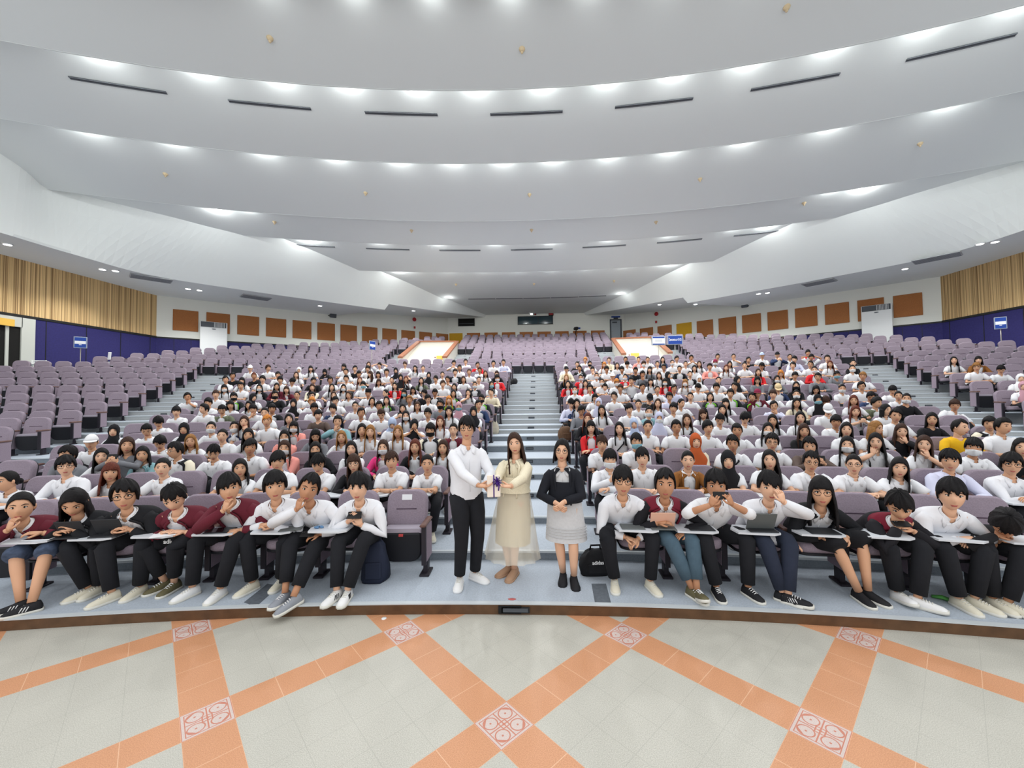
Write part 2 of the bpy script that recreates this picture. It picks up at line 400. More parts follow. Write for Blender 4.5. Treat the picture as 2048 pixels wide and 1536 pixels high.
# side fascias and soffits
ST = [((18.4, 4, 8.0), (18.0, 4, 12.2), (XW, 4)), ((18.35, 9, 8.0), (18.1, 9.6, 11.9), (XW, 9)), ((18.3, 13, 8.0), (18.2, 13.2, 11.3), (XW, 13)),
      ((18.25, 15, 8.0), (18.4, 14.9, 11.3), (XW, 15)), ((17.8, 18, 8.0), (14.6, 17.2, 11.2), (XW, 18)), ((15.3, 21, 8.0), (12.6, 18.5, 11.0), (XW, YA)), ((12.8, 23.5, 8.0), (9.5, 22.7, 10.5), (18.0, 24.1)),
      ((9.94, 26.2, 8.0), (8.0, 25.4, 10.2), (14.0, 27.7)), ((9.60, 26.08, 8.34), (8.0, 25.4, 10.2), (14.0, 27.7)), ((6.47, 30.4, 8.6), (5.6, 30.0, 9.75), (10.0, 31.3)), ((4.2, 33.65, 8.85), (3.8, 33.65, 9.4), (XB, 33.65))]
NS = 10
def cat(P, n=NS):
    """smooth the station polyline"""
    P = np.array(P, float); out = []
    for i in range(len(P)-1):
        a, b, c, d = P[max(0, i-1)], P[i], P[i+1], P[min(len(P)-1, i+2)]
        for t in np.linspace(0, 1, n, endpoint=False): out.append(.5*((2*b)+(-a+c)*t+(2*a-5*b+4*c-d)*t*t+(-a+3*b-3*c+d)*t**3))
    out.append(P[-1]); return np.array(out)
for s, nm in ((-1, 'left'), (1, 'right')):
    g = G(); gs = G(); sv = np.array([s, 1, 1])
    SF = ST[:8]+ST[9:]; vb = []
    for k, x in enumerate(SF):
        b_, t_ = np.array(x[0], float), np.array(x[1], float); vb.append(b_+(t_-b_)*(.34/(t_[2]-b_[2])) if k < 8 else b_)
    vb = cat(vb)*sv; to = cat([x[1] for x in SF])*sv
    def fshell(A, B, n_):
        rows = [A+(B-A)*u for u in np.linspace(0, 1, n_)]; shell(g, rows, [q+np.array([s*.12, .06, .16]) for q in rows], 'fascia_paint')
    nb = 7*NS+1; lo_ = vb[:nb]-(to[:nb]-vb[:nb])*(.34/(to[:nb, 2:3]-vb[:nb, 2:3])); fshell(lo_, to[:nb], 7); fshell(vb[nb-1:], to[nb-1:], 7)
    for seg in (ST[:8], ST[8:]):
        ou = cat([(x[2][0], x[2][1], x[0][2]) for x in seg])*sv; bo = cat([x[0] for x in seg])*sv
        if len(seg) == 8: bo = lo_
        shell(gs, [bo, ou], [bo+[0, 0, .1], ou+[0, 0, .1]], 'ceiling_paint')
    a, b = np.array(ST[7][0])*[s, 1, 1], np.array(ST[8][0])*[s, 1, 1]
    g.add([a, b, b+[s*4, 1.5, 0], a+[s*4.3, 1.6, 0]], [(0, 1, 2, 3)], 'fascia_paint')
    struct(g, 'wall_%s.fascia' % nm, False); struct(gs, 'ceiling.soffit_%s' % nm)
# ceiling slot vents
def vent(x0, x1, u0v0, z, label, th=.23):
    pass
g = None
def slot_vent(pa, pb, w, label):
    pa, pb = np.array(pa), np.array(pb); L = np.linalg.norm(pb-pa); c = (pa+pb)/2; d = pb-pa; a = math.atan2(d[1], d[0])
    root = empty('ceiling_vent', c, a); g = G(); box(g, (0, 0, .004), (L, w, .02), 'vent_dark'); g.obj('vent_box', root, False)
    g = G()
    for q in (-.5, -.17, .17, .5): box(g, (0, q*w*.92, -.009), (L, w*.07, .012), 'vent_slat')
    g.obj('vent_slat', root, False)
    tag(root, label, 'ceiling vent', 'slot vents in the ceiling')
V1 = [(-12.4, -10.3), (-8.78, -6.57), (-5.0, -2.8), (-1.15, 1.1), (2.7, 4.96), (6.53, 8.7), (10.15, 12.2)]
for k, (xa, xb) in enumerate(V1):
    for row, (yax, w) in enumerate(((12.87, .28), (21.95, .24))):
        r = yax-YC; P = []
        for x in (xa, xb):
            x *= 1.045-.025*row; t = math.asin(x/r); P.append(pol(r, t, panel_z(r)-.015))
        slot_vent(P[0], P[1], w, 'long grey slot vent in the %s ceiling band, %s from its left end' % (('front', 'rear')[row], ordn(k+1)))
for k in range(5):
    xs = np.linspace(-4.9, 5.3, 6); r = 29.6-YC; P = [pol(r, math.asin(x/r), panel_z(r)-.01) for x in (xs[k]+.03, xs[k+1]-.03)]
    slot_vent(P[0], P[1], .08, 'thin dark ceiling slot above the back rows, piece %s from its left' % ordn(k+1))
# sprinklers / detectors on the ceiling
g = G(); loft(g, [[(.085*q*math.cos(a), .085*q*math.sin(a), z) for a in np.arange(10)*PI/5] for q, z in ((1, .03), (1, -.01), (.7, -.05), (.35, -.075))], 'sprinkler'); ball(g, (0, 0, -.09), .035, 'sprinkler', 8, 6)
me_spr = g.mesh('ceiling_detector')
SP = [(540, 75), (1044, 97), (1573, 13), (331, 347), (731, 385), (1059, 388), (1400, 357), (1840, 286), (549, 443), (823, 460), (1063, 459), (1312, 443), (1608, 405), (912, 568), (1068, 567), (1228, 561)]
for k, (u, v) in enumerate(SP):
    z = 10.8
    for _ in range(25):
        q = at_z(u, v, z); z = panel_z(math.hypot(q[0], q[1]-YC))
    o = bpy.data.objects.new('ceiling_detector', me_spr); COL.objects.link(o); o.location = (q[0], q[1], z-.02)
    rown = 'front' if v < 100 else 'second' if v < 390 and v > 280 and k < 8 else 'third' if k < 13 else 'rear'
    idx = k+1 if k < 3 else k-2 if k < 8 else k-7 if k < 13 else k-12
    tag(o, 'small cream ceiling detector in the %s row, %s from the left' % (rown, ordn(idx)), 'detector', 'ceiling detectors')
# soffit lamps and grilles
LAMPS = [(15, 488, 8), (205, 538, 8), (231, 541, 8), (376, 577, 8), (399, 580, 8), (640, 611, 8), (827, 621, 8.42), (1990, 483, 8), (1960, 487, 8), (1810, 537, 8), (1535, 585, 8), (1517, 587, 8), (1391, 608, 8), (1319, 608.5, 8.42)]
g = G(); loft(g, [[(.15*q*math.cos(a), .15*q*math.sin(a), z) for a in np.arange(16)*PI/8] for q, z in ((1., .02), (1., -.03), (.8, -.03))], 'white_plastic'); me_ring = g.mesh('lamp_ring')
g = G(); loft(g, [[(.11*math.cos(a), .11*math.sin(a), z) for a in np.arange(16)*PI/8] for z in (-.015, -.036)], 'lamp_glow'); me_bulb = g.mesh('lamp_disc')
LAMP_POS = []
nl = nr_ = 0
for u, v, z in LAMPS:
    q = at_z(u, v, z); LAMP_POS.append(q); o = empty('downlight', (q[0], q[1], z)); sd = 'left' if u < 1024 else 'right'
    for nme, me in (('lamp_ring', me_ring), ('lamp_disc', me_bulb)):
        c = bpy.data.objects.new(nme, me); COL.objects.link(c); c.parent = o
    if sd == 'left': nl += 1; k = nl
    else: nr_ += 1; k = nr_
    tag(o, 'round glowing downlight in the %s soffit, %s from the stage end' % (sd, ordn(k)), 'downlight', 'downlights in the soffits')
for u, v, lb, w in ((303, 557, 'large grey grille in the left soffit near the slatted wall', 1.5), (512, 595, 'grey grille in the left soffit above the air conditioner', 1.4), (1873, 516, 'large grey grille in the right soffit near the slatted wall', 1.5), (1638, 565, 'grey grille in the right soffit above the air conditioner', 1.4)):
    q = at_z(u, v, 7.97); g = G(); box(g, (0, 0, 0), (w, .8, .04), 'soffit_grille'); a = math.radians(-50 if u > 1024 else 50)
    for k in range(7): box(g, (0, -.36+.12*k, -.025), (w*.96, .018, .02), 'vent_slat')
    o = g.obj('soffit_grille', smooth=False, loc=q, rz=a); tag(o, lb, 'grille')
# ---------------------------------------------------------------- fittings on the walls
def text(body, size, mt, parent, loc, rot, name='lettering', depth=.004, bold=False):
    cu = bpy.data.curves.new(name, 'FONT'); cu.body = body; cu.size = size; cu.align_x = 'CENTER'; cu.align_y = 'CENTER'; cu.extrude = depth
    if bold: cu.offset = size*.02
    o = bpy.data.objects.new(name, cu); COL.objects.link(o); me_ = bpy.data.meshes.new_from_object(o); bpy.data.objects.remove(o); o = bpy.data.objects.new(name, me_); COL.objects.link(o); me_.materials.clear(); me_.materials.append(MATS[mt]); o.parent = parent; o.location = loc; o.rotation_euler = rot; return o
# projection window, dark opening, red clock, door, camera
def wall_item(name, u0, v0, u1, v1, label, cat, build):
    a, b = at_y(u0, v0, YB), at_y(u1, v1, YB); c = (a+b)/2; w, h = abs(b[0]-a[0]), abs(b[2]-a[2])
    o = empty(name, (c[0], YB, c[2])); build(o, w, h); tag(o, label, cat); return o
def b_window(o, w, h):
    g = G(); box(g, (0, -.02, 0), (w, .03, h), 'glass_dark'); g.obj('pane', o, False)
    g = G()
    for sx_ in (-1, 1): box(g, (sx_*w/2, -.03, 0), (.05, .06, h), 'dark_trim')
    for sz in (-1, 1): box(g, (0, -.03, sz*h/2), (w+.05, .06, .05), 'dark_trim')
    box(g, (.08*w, -.03, 0), (.03, .05, h), 'dark_trim'); g.obj('window_frame', o, False)
w = wall_item('window_1', 1036, 633.6, 1105.4, 647.8, None, None, b_window); w['kind'] = 'structure'
def b_open(o, w, h):
    g = G(); box(g, (0, -.02, 0), (w, .04, h), 'dark_opening'); box(g, (0, -.05, -h*.2), (w*.9, .04, .03), 'vent_dark'); g.obj('pane', o, False)
    g = G()
    for sx_ in (-1, 1): box(g, (sx_*w/2, -.03, 0), (.05, .06, h), 'dark_trim')
    for sz in (-1, 1): box(g, (0, -.03, sz*h/2), (w+.05, .06, .05), 'dark_trim')
    g.obj('window_frame', o, False)
w = wall_item('window_2', 917, 638, 949, 651.5, None, None, b_open); w['kind'] = 'structure'
def b_clock(o, w, h):
    g = G(); box(g, (0, -.06, 0), (w, .12, h), 'black', bev=.02); g.obj('case', o, False)
    g = G(); box(g, (0, -.125, 0), (w*.8, .01, h*.5), 'red_paint'); g.obj('display', o, False)
wall_item('led_clock', 1097, 626, 1107, 631.5, 'small dark box with red display above the projection window', 'clock', b_clock)
def b_lamp(o, w, h):
    g = G(); box(g, (0, -.05, 0), (w, .1, h), 'white_plastic', bev=.02); g.obj('case', o, False)
    g = G(); box(g, (0, -.105, 0), (w*.7, .01, h*.5), 'lamp_glow'); g.obj('lens', o, False)
wall_item('emergency_light', 1060, 627, 1066, 630.5, 'tiny lit emergency lamp above the projection window', 'lamp', b_lamp)
wall_item('wall_camera', 1068.5, 627.5, 1072.5, 630.5, 'tiny dark camera above the projection window beside the lit lamp', 'camera', b_clock)
def b_door(o, w, h):
    g = G(); box(g, (0, -.02, 0), (w-.12, .05, h-.06), 'door_grey'); box(g, (-.1*w, -.05, h*.38), (w*.45, .01, .12), 'vent_dark'); g.obj('door_leaf', o, False)
    g = G()
    for sx_ in (-1, 1): box(g, (sx_*w/2, -.04, 0), (.09, .1, h), 'vent_dark')
    box(g, (0, -.04, h/2), (w+.09, .1, .09), 'vent_dark'); g.obj('door_frame', o, False)
    g = G(); tube(g, [(-w*.36, -.05, -.1), (-w*.36, -.1, -.1), (-w*.26, -.1, -.1)], .015, 'metal_pole', 6); g.obj('door_handle', o)
d = wall_item('door_1', 1220.5, 640, 1242.5, 682, None, None, b_door); d['kind'] = 'structure'
def b_sign(o, w, h):
    g = G(); box(g, (0, -.06, h*.2), (w, .1, h*.45), 'sign_blue'); box(g, (0, -.06, -h*.3), (w*.5, .08, h*.35), 'black'); g.obj('sign_box', o, False)
wall_item('door_sign', 1222.5, 632.5, 1240, 637.8, 'small dark blue sign above the grey door in the back wall', 'sign', b_sign)
# red alarm bells and wall cameras on the angled walls
for s, (u, v), (u2, v2) in ((-1, (828.5, 639), (829, 655)), (1, (1313, 628), (1312.5, 644))):
    nvec = np.array([s*.665, .747, 0]); p0 = (s*XW, YA, 0); nm = 'left' if s < 0 else 'right'
    q = at_plane(u, v, p0, nvec); g = G(); loft(g, [[(.16*k*math.cos(a), y, .16*k*math.sin(a)) for a in np.arange(14)*PI/7] for k, y in ((.6, 0), (1, -.02), (.95, -.07), (.5, -.11), (.1, -.12))], 'red_paint')
    an = math.atan2(YB-YA, -s*(XW-XB)); an = an if s < 0 else an+PI
    o = g.obj('alarm_bell', loc=q, rz=an); tag(o, 'round red alarm bell high on the %s wall' % nm, 'alarm bell')
    q = at_plane(u2, v2, p0, nvec); g = G(); box(g, (0, -.03, 0), (.14, .06, .18), 'red_paint', bev=.01); o = g.obj('alarm_button', smooth=False, loc=q, rz=an); tag(o, 'little red call point under the alarm bell on the %s wall' % nm, 'call point')
    u, v = ((664, 632), (1492, 611.5))[s > 0]
    q = at_plane(u, v, p0, nvec); root = empty('wall_speaker', q, an); g = G(); box(g, (0, -.25, 0), (.4, .3, .3), 'vent_dark', rotx(.3), .03); g.obj('cabinet', root, False); g = G(); tube(g, [(-.25, 0, 0), (-.1, -.12, 0), (0, -.2, 0)], .03, 'black', 6); g.obj('bracket', root)
    tag(root, 'small grey speaker on a bracket above the %s row of panels' % nm, 'speaker')
# side door, far left
root = empty('door_2', (-XW, 0, 0)); root['kind'] = 'structure'
pa, pb = at_plane(0, 650, (-XW, 0, 0), (1, 0, 0)), at_plane(40, 655, (-XW, 0, 0), (1, 0, 0))
y0, y1 = pa[1]-1.0, pb[1]; zt = pb[2]; zb = 2.6
g = G(); box(g, (.03, (y0+y1)/2, (zb+zt)/2), (.05, y1-y0, zt-zb), 'dark_opening'); g.obj('doorway', root, False)
g = G(); box(g, (.06, y1-.45, (zb+zt)/2), (.06, .1, zt-zb), 'frame_white'); box(g, (.06, y1+.2, (zb+zt)/2+.2), (.1, .45, zt-zb+.4), 'frame_white'); box(g, (.06, (y0+y1)/2, zt+.2), (.1, y1-y0, .4), 'frame_white'); g.obj('door_frame', root, False)
q = at_plane(5, 643, (-XW+.15, 0, 0), (1, 0, 0)); g = G(); box(g, (0, 0, 0), (.06, .7, .28), 'yellow_sign'); o = g.obj('exit_sign', smooth=False, loc=q); tag(o, 'small yellow sign over the dark doorway in the side wall', 'sign')
# vomitories: sunken entrances with cream walls and brown rails
for s, nm in ((-1, 'left'), (1, 'right')):
    root = empty('entrance_box', pol(rr(20), s*math.radians(7), zr(18))); root['kind'] = 'structure'
    inv = lambda P: np.array(P)-np.array(root.location)
    ti, to_ = math.radians(5.65), math.radians(8.42); rf, rb = rr(17)+.15, rr(23)+.3
    zf, zb_ = 4.25, 5.95
    for t, nme in ((ti, 'side_wall'), (to_, 'side_wall')):
        a, b = pol(rf, s*t, 0), pol(rb, s*t, 0); d = (b-a)/np.linalg.norm(b-a); nx = np.array([d[1], -d[0], 0])*.09
        pr = lambda q, z: np.array([q[0], q[1], z])
        def slab(z0f, z0b, z1f, z1b, w, mt, nme):
            g = G(); n_ = nx*w
            g.add([inv(v_) for v_ in (pr(a-n_, z0f), pr(a+n_, z0f), pr(b+n_, z0b), pr(b-n_, z0b), pr(a-n_, z1f), pr(a+n_, z1f), pr(b+n_, z1b), pr(b-n_, z1b))], BF, mt); g.obj(nme, root, False)
        slab(2.9, 2.9, zf-.1, zb_-.1, 1, 'cream_wall', nme); slab(zf-.1, zb_-.1, zf, zb_, 1.35, 'brown_rail', 'handrail')
    a, b = pol(rb, s*ti, 0), pol(rb, s*to_, 0); n_ = np.array([math.sin(s*.12), math.cos(.12), 0])*.08
    for z0, z1, mt, nme, k in ((2.9, zb_-.1, 'cream_wall', 'rear_wall', 1), (zb_-.1, zb_, 'brown_rail', 'handrail', 1.3)):
        g = G(); P = [a-n_*k, b-n_*k, b+n_*k, a+n_*k]; prism(g, [inv(q)[:2] for q in P], z0-root.location[2], z1-root.location[2], mt); g.obj(nme, root, False)
    # sloping cream lid that closes the well between its side walls
    g = G(); q = [pol(rf+.1, s*ti, zf-.45), pol(rf+.1, s*to_, zf-.45), pol(rb, s*to_, zb_-.16), pol(rb, s*ti, zb_-.16)]
    g.add([inv(x) for x in q]+[inv(x)-[0, 0, .06] for x in q], [(0, 1, 2, 3), (7, 6, 5, 4), (0, 4, 5, 1), (1, 5, 6, 2), (2, 6, 7, 3), (3, 7, 4, 0)], 'cream_wall'); g.obj('lid', root, False)
    g = G(); prism(g, [inv(pol(rf+r_, s*t, 0))[:2] for r_, t in ((0, ti), (0, to_), (.1, to_), (.1, ti))], 2.9-root.location[2], zf-.45-root.location[2], 'cream_wall'); g.obj('front_wall', root, False)
    u, v = ((881, 715.5), (1270, 710.5))[s > 0]
    q = at_r(u, v, rf+.35); g = G(); box(g, (0, 0, 0), (.42, .03, .22), 'yellow_sign', rotx(-.25)); box(g, (-.28, 0, .02), (.08, .03, .05), 'brown_rail', rotx(-.25)); o = g.obj('paper_notice', smooth=False, loc=q, rz=-s*math.radians(7)); tag(o, 'yellow notice stuck on the %s cream entrance box' % nm, 'notice')
# air conditioners
for s, nm, (u, v) in ((-1, 'left', (428, 644)), (1, 'right', (1752, 609.5))):
    p0, p1 = np.array([s*XW, YA]), np.array([s*XB, YB]); d = (p1-p0)/np.linalg.norm(p1-p0); nin = np.array([-s*abs(d[1]), -abs(d[0]), 0])
    q = at_plane(u, v, np.array([s*XW, YA, 0])+nin*.45, (nin[0], nin[1], 0)); zt = q[2]; an = math.atan2(d[1], d[0])+(0 if s < 0 else PI); base = 4.2
    root = empty('air_conditioner', (q[0], q[1], base), an); h = zt-base; w_ = 1.28
    g = G(); box(g, (0, .22, h/2), (w_, .42, h), 'white_plastic', bev=.02); g.obj('cabinet', root, False)
    g = G(); box(g, (-.01, .0, h-.17), (w_*.93, .03, .3), 'vent_dark')
    for k in range(9): box(g, (w_*(.02+.045*k), -.012, h-.17), (.02, .02, .28), 'white_plastic')
    g.obj('outlet_grille', root, False)
    g = G(); loft(g, [[(.1*math.cos(a), y, h-.42+.03*math.sin(a)) for a in np.arange(12)*PI/6] for y in (.0, -.015)], 'vent_slat'); g.obj('badge', root)
    tag(root, 'tall white floor-standing air conditioner by the %s wall' % nm, 'air conditioner')
# ---------------------------------------------------------------- seats
mat('seat_fabric', rgb(140, 128, 140), .95, .10, 70, bump=.15)
mat('seat_crease', rgb(84, 70, 84), .95)
mat('seat_edge', rgb(166, 158, 170), .9)
mat('seat_black', rgb(26, 27, 33), .55)
mat('seat_panel', rgb(140, 126, 138), .95, .10, 70)
mat('arm_wood', rgb(98, 70, 62), .4, .15, 20)
mat('seat_metal', rgb(38, 34, 42), .45)
mat('tablet_board', rgb(206, 210, 216), .35)
mat('tag_red', rgb(190, 70, 70), .6)
mat('paper', rgb(226, 228, 232), .8)
def outline(w, h, rt, rb, n=5):
    P = []
    for cx, cz, a0, r in ((w/2-rb, rb, -PI/2, rb), (w/2-rt, h-rt, 0, rt), (-w/2+rt, h-rt, PI/2, rt), (-w/2+rb, rb, PI, rb)):
        P += [(cx+r*math.cos(a0+PI/2*k/n), cz+r*math.sin(a0+PI/2*k/n)) for k in range(n+1)]
    return np.array(P)
def cushion(g, w, h, rt, rb, t, mt, Rm, c, n=5, bulge=.92):
    P = outline(w, h, rt, rb, n); mid = np.array([0, h/2]); rings = []
    for y, s in ((t*.5, .93), (t*.38, 1.), (-t*.25, 1.), (-t*.5, bulge)):
        q = mid+(P-mid)*s; rings.append(np.c_[q[:, 0], np.full(len(q), y), q[:, 1]]@np.asarray(Rm).T+np.array(c))
    loft(g, rings[::-1], mt)
RB = rotx(-.2)
def seat_parts(occ, board=False):
    D = {}
    g = G(); cushion(g, .48, .56, .13, .03, .10, 'seat_fabric', RB, (0, .17, .33)); cushion(g, .46, .53, .12, .03, .03, 'seat_black', RB, (0, .232, .34))
    for x0, x1 in ((-.12, .12),): box(g, np.array((0, .17, .33))+RB@np.array([0, -.047, .335]), (.24, .012, .012), 'seat_crease', RB)
    D['backrest'] = g
    g = G()
    if occ:
        cushion(g, .47, .46, .10, .05, .10, 'seat_fabric', rotx(PI/2-.06), (0, .18, .40))
        cushion(g, .46, .45, .10, .05, .03, 'seat_black', rotx(PI/2-.06), (0, .17, .338))
    else:
        cushion(g, .47, .10, .045, .02, .16, 'seat_edge', np.eye(3), (0, .06, .40), 4)
        cushion(g, .46, .34, .03, .13, .09, 'seat_black', rotx(.08), (0, .03, .115), 4)
    D['seat_pan'] = g
    if board:
        g = G(); P = [(-.30, -.30), (-.27, -.43), (.06, -.46), (.13, -.42), (.13, -.24), (.06, -.20), (-.24, -.18)]; prism(g, P, .60, .618, 'tablet_board'); D['writing_board'] = g
    return D
def stand_parts():
    D = {}
    g = G(); box(g, (0, -.02, .575), (.07, .36, .035), 'arm_wood', bev=.012); D['armrest'] = g
    g = G(); box(g, (0, .01, .35), (.055, .27, .40), 'seat_panel', bev=.01); box(g, (-.0, -.135, .34), (.05, .03, .42), 'seat_metal'); box(g, (0, -.02, .10), (.05, .10, .16), 'seat_metal'); box(g, (0, -.03, .012), (.11, .22, .024), 'seat_metal', bev=.005); D['leg_stand'] = g
    return D
SEATW = .57
def spans(n):
    r = rr(n)+.72
    if n <= 15:
        hw = (1.05 if n <= 8 else 1.0)/r; ts = th_side(n); sw = .95/r
        lim = th_lim(r, .75)
        out = [(hw, ts-sw), (ts+sw, lim)]
    elif n == 16: out = [(0, th_lim(r, 2.0))]
    else:
        lim = th_lim(r, {17: 2.3, 18: 2.6, 19: 2.9, 20: 3.3}.get(n, 2.6)); q = math.radians
        a, b = (4.25, 9.85) if n <= 21 else (5.6, 8.5) if n <= 23 else (5.6, 6.95)
        out = [(0, q(a)), (q(b), lim)]
    return [s for s in out if s[1] > s[0]]
SEATS = []     # dict(n, th, side, k, block)
for n_ in range(1, NROW+1):
    r = rr(n_)+.72; sp = []
    for bi, (a, b) in enumerate(spans(n_)):
        if a == 0: sp.append((-b, b, 0, bi))
        else: sp += [(-b, -a, -1, bi), (a, b, 1, bi)]
    for a, b, sd, bi in sp:
        k = int((b-a)*r/SEATW+.15)-(n_ % 2 if n_ >= 16 else 0); pit = (b-a)/max(1, k)
        for j in range(k):
            t = a+pit*(j+.5)
            idx = j+1 if sd >= 0 else k-j
            q = pol(r, t, zr(n_)+.5); d = q-CAM; z = d@FW
            if z < .5: continue
            u = PX+F*(d@RT)/z
            if u < -70 or u > 2120: continue
            SEATS.append(dict(n=n_, th=t, sd=sd, bi=bi, k=idx, r=r, dist=z, last=(j == 0), who=None, u=u, out=(j == 0 or j == k-1)))
BY = {}
for s_ in SEATS: BY.setdefault(s_['n'], []).append(s_)
